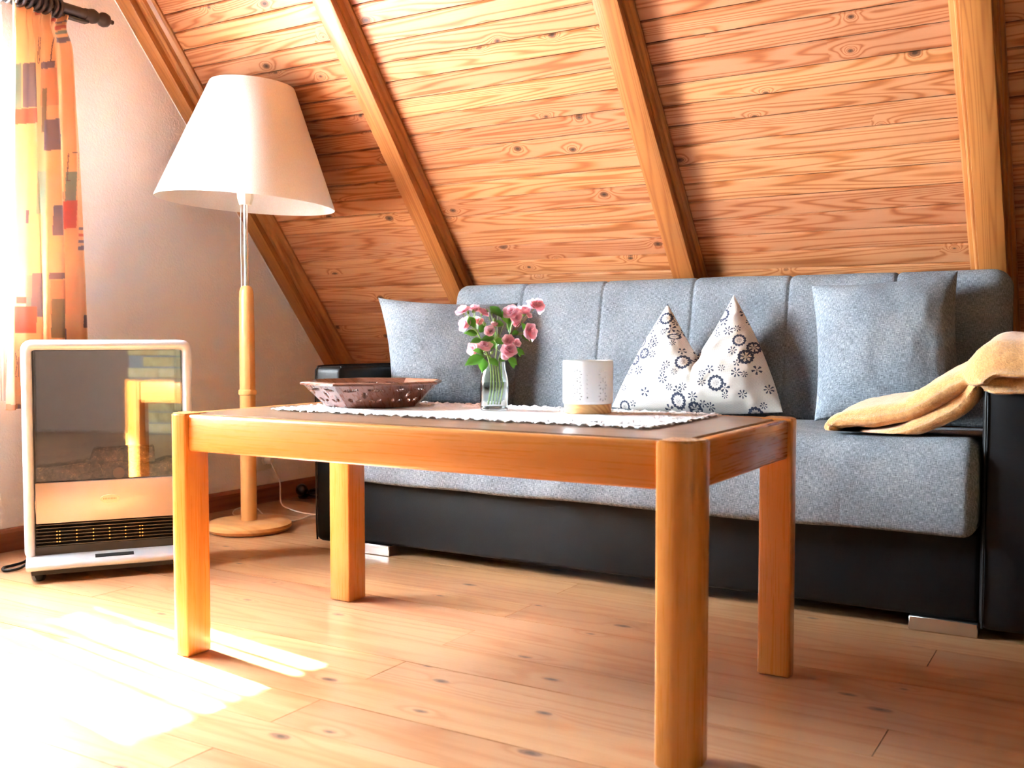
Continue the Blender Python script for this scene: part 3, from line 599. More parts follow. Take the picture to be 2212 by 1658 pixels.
for xx in (0.035, HW - 0.035):
    for yy in (0.0, HD - 0.045): obj('caster', lathe([(0, 0), (0.014, 0), (0.018, 0.006), (0.020, 0.02), (0.020, 0.03), (0, 0.03)], 20, xx, yy), 'black_gloss', heater)
inv = heater.matrix_basis
pts = [(0.03, HD, 0.06), (0.0, HD + 0.03, 0.012), (-0.03, HD + 0.0, 0.006), (-0.06, HD - 0.03, 0.006), (-0.055, HD - 0.075, 0.006), (-0.02, HD - 0.06, 0.006), (0.0, HD - 0.02, 0.01)]
obj('power_cord', tube(catmull(pts, 8), 0.0042, 8), 'black_gloss', heater)

# black coiled cable by the skirting
P = Vector((-2.80, 3.16, 0)); 
cc = thing('cable_coil', 'loose coil of black cable with a chrome plug beside the sofa arm at the skirting', 'cable', P)
pts = []
for i in range(61):
    a = i / 60 * 2 * math.pi * 2.6; r_ = 0.085 + 0.012 * math.sin(a * 2.3); pts.append((r_ * 1.25 * math.cos(a), r_ * 0.9 * math.sin(a), 0.008 + 0.006 * (i / 60) * 3 + 0.004 * math.sin(a * 3)))
obj('cable', tube(pts, 0.0065, 8), 'black_gloss', cc)
pm = obj('plug', lathe([(0, 0), (0.020, 0), (0.024, 0.006), (0.024, 0.030), (0.016, 0.045), (0.008, 0.05), (0, 0.05)], 24), 'black_gloss', cc); pm.matrix_local = Matrix.Translation((-0.075, -0.055, 0.036)) @ Matrix.Rotation(R(70), 4, Vector((0.8, 0.6, 0)))
fc = obj('plug_face', lathe([(0, 0), (0.0, -0.003), (0.015, -0.003), (0.019, -0.0005), (0.019, 0.0)], 24), 'chrome', pm)

# ------------------------------------------------------------------ curtain rod and curtains
rodz = 1.690; rodx = -2.865
rod = thing('curtain_rod', 'dark turned wooden curtain rod with ball finial above the window', 'curtain rod', (rodx, 1.2, rodz))
obj('pole', tube([(0, -0.75, 0), (0, 0.2, 0), (0, 0.93, 0)], 0.0165, 20), 'dark_wood', rod)
fin = lathe([(0, -0.01), (0.0185, -0.01), (0.0185, 0.003), (0.0215, 0.008), (0.0235, 0.02), (0.019, 0.032), (0.011, 0.036), (0.013, 0.040), (0.022, 0.052), (0.0235, 0.062), (0.020, 0.074), (0.010, 0.082), (0.0075, 0.088), (0.007, 0.096), (0, 0.098)], 24)
obj('finial', fin, 'dark_wood', rod).matrix_local = Matrix.Translation((0, 0.925, 0)) @ Matrix.Rotation(R(-90), 4, 'X')
obj('finial', fin, 'dark_wood', rod).matrix_local = Matrix.Translation((0, -0.75, 0)) @ Matrix.Rotation(R(90), 4, 'X')
for yy in (-0.72, 0.86): obj('bracket', box(XW - rodx + 0.0005, -0.012, yy - 0.010, yy + 0.010, -0.012, 0.004, 0.002, 1), 'dark_wood', rod)
obj('track', box(-0.020, 0.004, -0.74, 0.93, -0.0265, -0.0175, 0.002, 1), 'black', rod)
rme = torus(0.0255, 0.0062)
for i in range(10):
    o = obj('curtain_ring', rme, 'dark_wood', loc=(rodx, 1.835 + i * 0.0205, rodz - 0.0075), rot=(R(90), 0, R(random.uniform(-14, 14))))
    tag(o, 'dark wooden curtain ring in the bunch above the patterned orange curtain', 'curtain ring', 'rings on the curtain rod')
# orange curtain with printed blocks
NU, NV = 260, 420; u = np.linspace(0, 1, NU); t = np.linspace(0, 1, NV); Ug, Tg = np.meshgrid(u, t, indexing='ij')
zc_ = 1.660 + (0.445 - 1.660) * Tg
yl = 1.865 - 0.05 * Tg; yr = 2.062 + 0.058 * Tg ** 0.8 - 0.02 * np.exp(-((Tg - 0.03) / 0.03) ** 2)
amp = 0.012 + 0.012 * Tg ** 0.5
ph = 2 * math.pi * (3.4 * Ug + 0.12 * np.sin(3 * Tg + 5 * Ug)) + 0.4
Yc = yl + (yr - yl) * Ug + 0.006 * np.cos(ph) * (0.6 + 0.4 * Tg)
Xc = -2.872 + amp * np.sin(ph) + 0.006 * np.sin(2.3 * ph + 4 * Tg) + 0.004 * np.sin(40 * Ug) * np.exp(-Tg * 14)
zc_ = zc_ + 0.008 * np.sin(ph * 1.0 + 1) * np.exp(-Tg * 25)
V = np.stack([Xc, Yc, zc_], -1).reshape(-1, 3)
cm = numpy_mesh('curtain', V, grid_faces(NU, NV))
colr = np.tile(np.array([0.96, 0.685, 0.47]), (len(V), 1))
# print is laid out on the cloth in (width, height): block corners measured from the photograph
d = np.stack([np.full(len(V), -2.872), V[:, 1], V[:, 2] - CH], -1); dz = d @ np.array(CF); PXc = 1106 + FPX * (d @ np.array(CR)) / dz; PYc = 829 - FPX * (d @ np.array(CU)) / dz
PXc = PXc / 0.5426; PYc = PYc / 0.5426
TEAL, PUR, RED, SAL, OLI, MINT, IND, DRK = (0.22, 0.42, 0.42), (0.22, 0.20, 0.34), (0.72, 0.14, 0.12), (0.86, 0.47, 0.29), (0.30, 0.26, 0.18), (0.42, 0.55, 0.44), (0.20, 0.17, 0.33), (0.16, 0.13, 0.20)
rects = [(64, 250, 92, 430, TEAL), (95, 252, 128, 428, PUR), (66, 432, 130, 492, RED), (170, 245, 203, 272, IND), (170, 273, 225, 420, SAL), (175, 350, 193, 525, OLI), (185, 475, 235, 598, PUR), (222, 370, 227, 430, DRK), (235, 532, 250, 545, TEAL), (250, 370, 258, 525, SAL),
 (130, 680, 195, 852, MINT), (278, 683, 295, 855, TEAL), (250, 760, 272, 790, RED), (250, 798, 298, 908, RED), (216, 818, 237, 937, IND), (50, 795, 66, 940, IND), (45, 953, 88, 965, TEAL), (108, 835, 117, 888, PUR), (303, 905, 322, 915, IND), (303, 932, 322, 943, RED), (303, 957, 322, 968, IND), (303, 980, 322, 995, IND), (250, 880, 256, 940, PUR),
 (212, 1085, 250, 1110, IND), (215, 1115, 275, 1250, SAL), (218, 1190, 245, 1345, OLI), (245, 1308, 283, 1360, IND), (113, 1095, 128, 1268, TEAL), (128, 1088, 147, 1262, PUR), (52, 1178, 78, 1208, TEAL), (80, 1180, 115, 1208, RED), (55, 1218, 137, 1325, RED), (320, 1253, 328, 1303, DRK),
 (0, 1608, 92, 1632, (0.62, 0.24, 0.07)), (40, 1612, 52, 1632, (0.3, 0.05, 0.06)), (80, 1610, 95, 1632, DRK),
 (225, 85, 272, 92, PUR), (225, 103, 272, 116, RED), (225, 124, 272, 135, TEAL), (230, 148, 274, 168, PUR), (185, 40, 200, 90, PUR), (200, 45, 225, 85, RED), (148, 36, 160, 60, RED)]
for x0, y0, x1, y1, c in rects:
    m_ = (PXc >= x0) & (PXc <= x1) & (PYc >= y0) & (PYc <= y1); colr[m_] = 0.74 * np.array(c) + 0.26 * np.array([0.86, 0.70, 0.60])
for x0, y0, x1, y1 in [(280, 608, 303, 718), (52, 1390, 87, 1500), (160, 145, 166, 250), (196, 138, 215, 248)]:
    e = 1.6; ins = (PXc >= x0) & (PXc <= x1) & (PYc >= y0) & (PYc <= y1); core_ = (PXc >= x0 + e) & (PXc <= x1 - e) & (PYc >= y0 + e) & (PYc <= y1 - e); colr[ins & ~core_] = (0.30, 0.22, 0.26)
lf = (np.abs((PXc - 70) - 10 * np.sin((PYc - 1395) / 100 * math.pi)) < 1.4) & (PYc > 1395) & (PYc < 1495); colr[lf] = (0.3, 0.22, 0.26)
ca = cm.color_attributes.new('print', 'FLOAT_COLOR', 'POINT'); ca.data.foreach_set('color', np.concatenate([colr, np.ones((len(V), 1))], 1).astype(np.float32).ravel())
cu = obj('curtain', cm, attr_mat('printed_curtain_cotton', 0.9, 0.5)); sd_ = cu.modifiers.new('thickness', 'SOLIDIFY'); sd_.thickness = 0.0012
tag(cu, 'orange curtain printed with coloured blocks, hanging from the dark rod', 'curtain')
# net curtain and scalloped lace half-curtain in the window recess
def cloth_sheet(y0, y1, z0f, z1f, x, amp_, folds, nu, nv):
    uu = np.linspace(0, 1, nu); tt = np.linspace(0, 1, nv); A, B = np.meshgrid(uu, tt, indexing='ij')
    Y = y0 + (y1 - y0) * A; Z = z0f(Y) + (z1f(Y) - z0f(Y)) * B; X = x + amp_ * np.sin(2 * math.pi * folds * A) + 0 * Z
    return numpy_mesh('cloth', np.stack([X, Y, Z], -1).reshape(-1, 3), grid_faces(nu, nv))
sheer = obj('net_curtain', cloth_sheet(0.72, 1.862, lambda Y: 0 * Y + 0.47, lambda Y: 0 * Y + 1.668, -2.905, 0.010, 14, 300, 40), 'sheer'); tag(sheer, 'sheer white net curtain hanging across the window', 'net curtain')
lace = obj('lace_half_curtain', cloth_sheet(0.745, 1.835, lambda Y: 0 * Y + 0.735, lambda Y: 0.935 + 0.022 * np.abs(np.sin(Y * math.pi / 0.07)), -3.01, 0.006, 16, 400, 30), 'lace_curtain'); tag(lace, 'short lace half-curtain with scalloped edge at the window pane', 'lace curtain')

# ------------------------------------------------------------------ cushions
def pillow_mesh(w, h, t, n=90, seed=0, wr=0.006, shape=None, name='pillow'):
    uu = np.linspace(-1, 1, n); A, B = np.meshgrid(uu, uu, indexing='ij')
    A2 = np.sin(A * math.pi / 2) * 0.35 + A * 0.65; B2 = np.sin(B * math.pi / 2) * 0.35 + B * 0.65
    X = w / 2 * A2 * (1 - 0.075 * (1 - B2 ** 2) * np.abs(A2) ** 3); Z = h / 2 * B2 * (1 - 0.075 * (1 - A2 ** 2) * np.abs(B2) ** 3)
    prof = np.clip((1 - np.abs(A2) ** 2.6), 0, 1) ** 0.62 * np.clip((1 - np.abs(B2) ** 2.6), 0, 1) ** 0.62
    nz = np.array([[mnoise.noise(Vector((a * 3.1 + seed, c * 3.1, seed * 1.7))) + 0.5 * mnoise.noise(Vector((a * 7 + seed, c * 7, seed))) for c in uu] for a in uu])
    T = prof * t / 2 + wr * nz * np.minimum(prof * 3, 1)
    if shape: X, Z, T = shape(A2, B2, X, Z, T)
    Vf = np.stack([X, -T - 0.0015, Z], -1).reshape(-1, 3); Vb = np.stack([X, T + 0.0015, Z], -1).reshape(-1, 3)
    Ff = grid_faces(n, n); Fb = Ff[:, ::-1] + n * n
    e = [i * n for i in range(n)] + [(n - 1) * n + j for j in range(1, n)] + [i * n + n - 1 for i in range(n - 2, -1, -1)] + [j for j in range(n - 2, 0, -1)]
    e = np.array(e); e2 = np.roll(e, -1); Fe = np.stack([e, e2, e2 + n * n, e + n * n], -1)
    me = numpy_mesh(name, np.concatenate([Vf, Vb]), np.concatenate([Ff, Fb, Fe])); bm = bmesh.new(); bm.from_mesh(me); bmesh.ops.recalc_face_normals(bm, faces=bm.faces); bm.to_mesh(me); bm.free(); return me
def place(o, centre, xdir, lean, roll=0.0):
    """xdir: angle of the width axis about Z; lean: backwards tilt; roll: in its own plane"""
    o.matrix_world = Matrix.Translation(centre) @ Matrix.Rotation(xdir, 4, 'Z') @ Matrix.Rotation(-lean, 4, 'X') @ Matrix.Rotation(roll, 4, 'Y')
# left cushion in the corner of sofa
def ears(A, B, X, Z, T):
    return X, Z + 0.012 * np.maximum(0, A * -B) , T
pl = obj('cushion', pillow_mesh(0.40, 0.355, 0.125, 90, 3, wr=0.0035, shape=lambda A, B, X, Z, T: (X * (1 + 0.15 * B), Z, T)), 'cushion'); place(pl, (-1.900, 2.735, 0.612), R(34), R(14), R(2)); tag(pl, 'plain grey cushion propped against the black arm behind the carved bowl', 'cushion', 'grey cushions on the sofa')
pr_ = obj('cushion', pillow_mesh(0.375, 0.385, 0.135, 90, 11, wr=0.0035), 'cushion'); place(pr_, (-0.553, 2.845, 0.636), R(4), R(14), R(-4.5)); tag(pr_, 'plain grey cushion leaning on the backrest above the yellow blanket', 'cushion', 'grey cushions on the sofa')
# floral cushion with chopped top
FP = Vector((-1.072, 2.802, 0.441))
def chop(A, B, X, Z, T):
    v_ = (B + 1) / 2
    half = 0.252 * (1 - v_) ** 1.0 + 0.098 * v_ + 0.007 * np.sin(math.pi * v_)
    x = A * half
    topz = 0.170 + (0.168 + 0.012 * A) * np.abs(A) ** 1.15
    bot = 0.012 * (A ** 2)
    z = bot + (topz - bot) * v_ ** 0.92
    dip = np.exp(-(A / 0.30) ** 2) * v_ ** 2.5
    cr = np.zeros_like(A)
    for sl_, am_, w_ in ((0.55, 0.012, 0.10), (-0.35, 0.010, 0.08), (0.05, 0.013, 0.07), (-1.1, 0.008, 0.10), (1.2, 0.008, 0.10)):
        cr = cr - am_ * np.exp(-((A - sl_ * (1 - v_)) / w_) ** 2) * np.exp(-((1 - v_) / 0.45) ** 2) * (v_ < 0.999)
    T = T + 0.022 * np.exp(-(A / 0.34) ** 2) * np.exp(-((v_ - 0.72) / 0.15) ** 2)
    T2 = T * (1 - 0.5 * dip) * (1 - 0.12 * v_) + cr * np.minimum(T / 0.03, 1)
    T2 = np.maximum(T2, 0) - 0.020 * np.exp(-(A / 0.10) ** 2) * np.clip(v_ - 0.5, 0, 1) * 0
    x = x + 0.010 * v_ * (1 - v_)
    return x, z, T2
fm = pillow_mesh(0.5, 0.4, 0.165, 420, 5, wr=0.006, shape=chop, name='floral')
co = np.empty(len(fm.vertices) * 3, np.float32); fm.vertices.foreach_get('co', co); co = co.reshape(-1, 3)
base = np.tile(np.array([0.80, 0.745, 0.68]), (len(co), 1)); NAVY = np.array([0.012, 0.022, 0.065])
pxs = 1 / 751.0
def loc_of(zx, zy):                           # crop coordinates of the photograph -> metres on the cushion front
    return ((1160 + zx * 0.27125 - 1507) * pxs, (888 - (580 + zy * 0.27125)) * pxs * 1.03)
bigf = [(1020, 390, 52), (1485, 362, 52), (820, 580, 42), (870, 680, 45), (780, 725, 45), (1110, 545, 50), (1640, 575, 48), (1700, 705, 55), (1748, 625, 48), (1210, 755, 56), (1490, 915, 60), (1190, 1055, 60), (1315, 1110, 52), (700, 1095, 44), (1775, 1135, 58)]
smallf = [(895, 490), (940, 410), (1100, 420), (1075, 480), (1110, 600), (930, 610), (965, 600), (950, 690), (1085, 780), (1060, 830), (1065, 890), (1155, 835), (905, 990), (1120, 955), (1230, 950), (1190, 975), (690, 950), (730, 815), (780, 1075), (835, 815), (1380, 845), (1440, 810), (1380, 910), (1530, 800), (1560, 950), (1560, 1005), (1310, 1020), (1385, 1070), (1440, 1090), (1690, 990), (1640, 755), (1640, 830), (1700, 840), (1785, 800), (1840, 1065), (1515, 280), (1645, 345), (1690, 410), (1430, 470), (1465, 530), (1550, 500), (1615, 480), (1500, 425), (1320, 500), (1355, 605), (1285, 645), (1090, 300), (1000, 240), (1530, 165), (1600, 660), (1295, 720), (1190, 665), (1875, 940), (1940, 1135), (1095, 1115), (1020, 505), (1150, 500), (940, 560)]
xs_, zs_ = co[:, 0], co[:, 2]
for i, (zx, zy, rr) in enumerate(bigf):
    cx_, cz_ = loc_of(zx, zy); rr *= 0.27125 * pxs; dx, dz_ = xs_ - cx_, (zs_ - cz_) * (2.0 if i == 5 else 1.0); r_ = np.hypot(dx, dz_); th = np.arctan2(dz_, dx)
    sc_ = 0.5 + 0.5 * np.cos(13 * th); rr = rr * 1.08; outer = rr * (0.90 + 0.11 * sc_); inner = rr * (0.56 + 0.14 * (1 - sc_))
    base[(r_ < outer)] = (0.82, 0.76, 0.69)
    base[(r_ < outer) & (r_ > inner)] = NAVY
    base[(r_ < rr * 0.36) & (np.cos(r_ / rr * 60) * np.cos(9 * th) > 0.2)] = NAVY
    if i in (3, 4, 7, 8, 12): base[(r_ < rr * 0.75) & (np.cos(6 * th + i) > 0.35) & (r_ > rr * 0.2)] = NAVY
for i, (zx, zy) in enumerate(smallf):
    cx_, cz_ = loc_of(zx, zy); rr = (32 + 7 * math.sin(i * 2.7)) * 0.27125 * pxs; dx, dz_ = xs_ - cx_, zs_ - cz_; r_ = np.hypot(dx, dz_); th = np.arctan2(dz_, dx)
    k = 7 if i % 3 else 5
    base[(r_ < rr) & (r_ > rr * 0.28) & (np.cos(k * th + i) > 0.14 + 0.7 * np.abs(r_ / rr - 0.68))] = NAVY
    base[r_ < rr * 0.13] = NAVY
ca = fm.color_attributes.new('print', 'FLOAT_COLOR', 'POINT'); ca.data.foreach_set('color', np.concatenate([base, np.ones((len(base), 1))], 1).astype(np.float32).ravel())
fp_ = obj('floral_cushion', fm, attr_mat('printed_floral_cotton', 0.85, dots=True)); place(fp_, FP, R(6), R(10), 0)
tag(fp_, 'white cushion with navy flower print and chopped top standing on the sofa', 'cushion')

# ------------------------------------------------------------------ blanket over the right arm
def blanket_mesh():
    # centre line of the folded ribbon at its front edge (x, z), thickness varies
    up_ = [(2330, 772, 26), (2260, 776, 26), (2212, 781, 25), (2150, 790, 22), (2100, 810, 25), (2050, 838, 29), (2000, 868, 27), (1960, 886, 24), (1900, 897, 25), (1840, 904, 22), (1806, 912, 15), (1796, 926, 12), (1806, 941, 12)]
    lo_ = [(1835, 944, 13), (1900, 940, 14), (1960, 929, 16), (2020, 905, 21), (2080, 868, 23), (2120, 842, 22), (2160, 828, 21), (2212, 826, 22), (2280, 824, 22)]
    path, thick = [], []
    for x, y, h in up_ + lo_:
        p = aty(x, y, 2.43); h = h / 948.0 * (1.0 if y < 912 else 0.92); zz = p.z
        if p.x > -0.285: zz = max(zz, 0.5755 + h * 0.93 + (0.0 if y > 812 else 0.034))
        path.append((p.x, zz)); thick.append(h)
    pts = catmull([(x, 0, z) for x, z in path], 14); tk = [np.interp(i / 14, range(len(thick)), thick) for i in range(len(pts))]
    n = len(pts); ny = 60; yA, yB = 2.405, 2.64
    rows = []; secs = []
    for i, p in enumerate(pts):
        tg = (pts[min(i + 1, n - 1)] - pts[max(i - 1, 0)]).normalized(); nm = Vector((-tg.z, 0, tg.x)); h = tk[i]
        sec = []
        # closed cross-section: front rounded edge, top, back, bottom
        for side in (1, -1):
            for j in range(ny):
                tt = j / (ny - 1) if side == 1 else 1 - j / (ny - 1)
                e = min(tt, 1 - tt) * (yB - yA); rnd = min(1.0, e / h); hh = h * math.sqrt(max(0.0, 1 - (1 - rnd) ** 2))
                y = yA + (yB - yA) * tt + 0.012 * math.sin(p.x * 9 + (1 if i < n * 0.5 else 2.2)) + (0.010 if i > n * 0.52 else 0.0)
                wr_ = min(1.0, max(0.0, (p.x + 0.30) / 0.04)); y -= 0.04 * wr_ * math.exp(-(tt / 0.08) ** 2)
                q = Vector((p.x, y, p.z - 0.05 * wr_ * math.exp(-(tt / 0.05) ** 2))) + nm * (side * hh * 0.93)
                nn = mnoise.noise(Vector((q.x * 16, q.y * 16, q.z * 16))) * 0.0045 + mnoise.noise(Vector((q.x * 70, q.y * 70, q.z * 70))) * 0.0012
                lift = 0.018 * tt * (1.0 if q.z > 0.47 else 0.3)
                q = q + nm * side * nn * (hh / h) + Vector((0, 0, lift))
                if q.x < -0.27: q.z = max(q.z, 0.4445)          # rests on the seat
                elif q.y > 2.394: q.z = max(q.z, 0.5775)        # rests on the arm
                sec.append(q)
        secs.append(sec)
    m = len(secs[0]); v = [p for s in secs for p in s]; f = []
    for i in range(n - 1):
        for j in range(m): f.append((i * m + j, (i + 1) * m + j, (i + 1) * m + (j + 1) % m, i * m + (j + 1) % m))
    f.append(tuple(range(m))); f.append(tuple((n - 1) * m + j for j in range(m))[::-1])
    bm = bmesh.new(); me = mesh('b', v, f, True); bm.from_mesh(me); return bm_mesh('blanket', bm, True)
bl = obj('blanket', blanket_mesh(), 'fleece'); tag(bl, 'folded yellow fleece blanket draped from the seat over the black sofa arm', 'blanket')

# ------------------------------------------------------------------ lace runner
DZ = 0.5037
def doily():
    x0, x1, y0, y1, cs = -1.590, -0.690, 1.600, 1.985, 0.0024
    nx, ny = int((x1 - x0) / cs), int((y1 - y0) / cs)
    X, Y = np.meshgrid(x0 + cs * (np.arange(nx) + 0.5), y0 + cs * (np.arange(ny) + 0.5), indexing='ij')
    # distance to the rounded rectangle edge
    rc = 0.035; qx = np.abs(X - (x0 + x1) / 2) - (x1 - x0) / 2 + rc; qy = np.abs(Y - (y0 + y1) / 2) - (y1 - y0) / 2 + rc
    sd = -(np.hypot(np.maximum(qx, 0), np.maximum(qy, 0)) + np.minimum(np.maximum(qx, qy), 0) - rc)
    s = np.where(qx > qy, Y, X)                # coordinate along the edge
    keep = sd > 0.006 + 0.006 * np.cos(2 * math.pi * s / 0.022)
    P = 0.022
    loop = (np.hypot(((s / P + 0.5) % 1 - 0.5) * P, sd - 0.0075) < 0.0028); keep &= ~loop
    z2 = (sd > 0.016) & (sd < 0.05); lat = (np.abs(np.sin((s + sd) * math.pi / 0.0125)) > 0.42) & (np.abs(np.sin((s - sd) * math.pi / 0.0125)) > 0.42) & (((s // 0.012) + (sd // 0.012)) % 3 != 0); keep &= ~(z2 & lat)
    z3 = (sd > 0.06) & (sd < 0.105); th = ((s / 0.05) % 1 - 0.5) * 0.05; rr = np.hypot(th, sd - 0.082); ang = np.arctan2(sd - 0.082, th)
    fl_ = (rr < 0.020) & (rr > 0.006) & (np.cos(8 * ang) > 0.25); keep &= ~(z3 & fl_); keep &= ~(z3 & (rr > 0.022) & ((X // 0.0048) % 3 == 0) & ((Y // 0.0048) % 2 == 0))
    idx = -np.ones((nx + 1, ny + 1), int); I, J = np.nonzero(keep)
    corners = np.stack([I, J, I + 1, J, I + 1, J + 1, I, J + 1], -1).reshape(-1, 2)
    flat = corners[:, 0] * (ny + 1) + corners[:, 1]; uq, invx = np.unique(flat, return_inverse=True)
    vi, vj = uq // (ny + 1), uq % (ny + 1); vx = x0 + cs * vi; vy = y0 + cs * vj
    zz = 0.0012 + 0.0011 * np.sin(vx * 610) * np.sin(vy * 570) + 0.0007 * (np.sin(vx * 37 + 2 * np.sin(vy * 21)) * np.sin(vy * 33) + 0.6)
    ed = np.minimum(np.minimum(vx - x0, x1 - vx), np.minimum(vy - y0, y1 - vy)); zz += 0.0028 * np.exp(-(ed / 0.02) ** 2) * (0.5 + 0.5 * np.sin((vx + vy) * 210))
    return numpy_mesh('doily', np.stack([vx, vy, DZ + np.maximum(zz, 0.0004)], -1), invx.reshape(-1, 4), True)
do = obj('lace_runner', doily(), 'lace'); m_ = do.modifiers.new('thickness', 'SOLIDIFY'); m_.thickness = 0.0011; m_.offset = 1
tag(do, 'white crocheted lace runner spread on the coffee table', 'table runner')
TOP = DZ + 0.0036

# ------------------------------------------------------------------ carved bowl
BC = Vector((-1.470, 1.822, TOP))
bowl = thing('carved_bowl', 'octagonal dark red-brown wooden bowl with pierced leaf carving on the lace runner', 'bowl', BC, 0)
R1, R0, BH, a_off = 0.161, 0.107, 0.053, R(8)
def bowl_panel(k):
    a0_, a1_ = a_off + k * math.pi / 4, a_off + (k + 1) * math.pi / 4; nx, ny = 70, 44
    b0, b1 = Vector((R0 * math.cos(a0_), R0 * math.sin(a0_), 0.0)), Vector((R0 * math.cos(a1_), R0 * math.sin(a1_), 0.0)); t0, t1 = Vector((R1 * math.cos(a0_), R1 * math.sin(a0_), BH)), Vector((R1 * math.cos(a1_), R1 * math.sin(a1_), BH))
    S, T = np.meshgrid(np.linspace(0, 1, nx + 1), np.linspace(0, 1, ny + 1), indexing='ij')
    f = lambda v: np.array(v)
    pos = (1 - T)[..., None] * ((1 - S)[..., None] * f(b0) + S[..., None] * f(b1)) + T[..., None] * ((1 - S)[..., None] * f(t0) + S[..., None] * f(t1))
    sc = (S[:-1, :-1] + 0.5 / nx - 0.5) * (0.082 + 0.039 * (T[:-1, :-1] + 0.5 / ny)); tc_ = (T[:-1, :-1] + 0.5 / ny) * 0.078   # metres on the panel
    hole = np.zeros_like(sc, bool)
    def leafh(cx_, cz_, L, w, ang, teeth=0.0):
        ca_, sa_ = math.cos(ang), math.sin(ang); p = (sc - cx_) * ca_ + (tc_ - cz_) * sa_; q_ = -(sc - cx_) * sa_ + (tc_ - cz_) * ca_
        ww = w * np.sqrt(np.clip(1 - (p / L) ** 2, 0, 1)) * (1 + teeth * np.sin(p * 1500)); return np.abs(q_) < ww
    for sgn in (-1, 1):
        hole |= leafh(sgn * 0.026, 0.059, 0.017, 0.0042, sgn * -0.12, 0.5) & (tc_ < 0.063); hole |= leafh(sgn * 0.030, 0.026, 0.008, 0.0042, sgn * 0.9, 0.3); hole |= leafh(sgn * 0.013, 0.023, 0.0075, 0.0040, sgn * -0.7, 0.3)
    hole |= leafh(0.001, 0.043, 0.011, 0.0042, 1.5, 0.6)
    vid = np.arange((nx + 1) * (ny + 1)).reshape(nx + 1, ny + 1); keep = ~hole; I, J = np.nonzero(keep)
    F = np.stack([vid[I, J], vid[I + 1, J], vid[I + 1, J + 1], vid[I, J + 1]], -1); used, invx = np.unique(F.ravel(), return_inverse=True)
    return numpy_mesh('panel', pos.reshape(-1, 3)[used], invx.reshape(-1, 4), False)
for k in range(8):
    o = obj('side_panel', bowl_panel(k), 'bowl', bowl); md = o.modifiers.new('thickness', 'SOLIDIFY'); md.thickness = 0.0062; md.offset = -1.0
obj('bottom', extrude_poly([(R0 * math.cos(a_off + k * math.pi / 4), R0 * math.sin(a_off + k * math.pi / 4)) for k in range(8)], 0.0, 0.006, 'bottom'), 'bowl', bowl)
ri = bmesh.new()
oct_ = [Vector((R1 * math.cos(a_off + k * math.pi / 4), R1 * math.sin(a_off + k * math.pi / 4), BH)) for k in range(8)]
v, f = [], []
for p in oct_:
    d_ = Vector((p.x, p.y, 0)).normalized()
    for a, c in ((0.0035, -0.003), (0.0042, 0.0005), (0.002, 0.0025), (-0.005, 0.0025), (-0.008, 0.0), (-0.006, -0.003)): v.append(p + d_ * a + Vector((0, 0, c)))
for k in range(8):
    for j in range(6): f.append((k * 6 + j, ((k + 1) % 8) * 6 + j, ((k + 1) % 8) * 6 + (j + 1) % 6, k * 6 + (j + 1) % 6))
ri.from_mesh(mesh('rim', v, f)); obj('rim', bm_mesh('rim', ri), 'bowl', bowl)

# ------------------------------------------------------------------ candle holder
CC = Vector((-0.945, 1.868, TOP))
ch = thing('candle_holder', 'white porcelain candle holder with pierced flowers on a wooden foot', 'candle holder', CC)
obj('foot', lathe([(0, 0), (0.0475, 0), (0.0485, 0.001), (0.0485, 0.0185), (0.0475, 0.0195), (0, 0.0195)], 64), 'candle_wood', ch)
def candle_mesh():
    nu, nv = 360, 110; r = 0.0515; z0, z1 = 0.0195, 0.1075
    Ug, Vg = np.meshgrid(np.arange(nu) / nu * 2 * math.pi, np.linspace(z0, z1, nv + 1), indexing='ij')
    rr = r - 0.0012 * np.exp(-((Vg - z0) / 0.002) ** 2) - 0.001 * np.exp(-((z1 - Vg) / 0.0015) ** 2)
    pos = np.stack([rr * np.cos(Ug), rr * np.sin(Ug), Vg], -1)
    am = (np.arange(nu) + 0.5) / nu * 2 * math.pi; zm = (z0 + (z1 - z0) * (np.arange(nv) + 0.5) / nv); A, Z = np.meshgrid(am, zm, indexing='ij'); hole = np.zeros_like(A, bool)
    camang = math.atan2(CH * 0 - CC.y, -CC.x)
    def dots(ca_, cz_, R_, k, rd):
        nonlocal hole
        for i in range(k):
            t = 2 * math.pi * i / k; a = ca_ + R_ * math.cos(t) / r; z = cz_ + R_ * math.sin(t); da = ((A - a + math.pi) % (2 * math.pi) - math.pi) * r
            p = da * math.cos(t) + (Z - z) * math.sin(t); q_ = -da * math.sin(t) + (Z - z) * math.cos(t); hole |= (p / (rd * 1.7)) ** 2 + (q_ / rd) ** 2 < 1
    for rep in range(6):
        c0_ = camang - 0.42 + rep * math.pi / 3
        for cz_ in (0.036, 0.058, 0.080): dots(c0_, cz_, 0.0085, 8, 0.0012)
        for q_ in range(6):
            a = c0_ + 0.40; z = 0.034 + q_ * 0.009; da = ((A - a + math.pi) % (2 * math.pi) - math.pi) * r; hole |= (da / 0.0009) ** 2 + ((Z - z) / 0.0014) ** 2 < 1
    vid = np.arange(nu * (nv + 1)).reshape(nu, nv + 1); I, J = np.nonzero(~hole); I2 = (I + 1) % nu
    F = np.stack([vid[I, J], vid[I2, J], vid[I2, J + 1], vid[I, J + 1]], -1); used, invx = np.unique(F.ravel(), return_inverse=True)
    return numpy_mesh('shell', pos.reshape(-1, 3)[used], invx.reshape(-1, 4), True)
o = obj('shell', candle_mesh(), 'porcelain', ch); md = o.modifiers.new('thickness', 'SOLIDIFY'); md.thickness = 0.0028; md.offset = -1
obj('tea_light', lathe([(0, 0.0197), (0.019, 0.0197), (0.019, 0.034), (0.0185, 0.034), (0.0182, 0.031), (0, 0.031)], 32), 'chrome', ch)

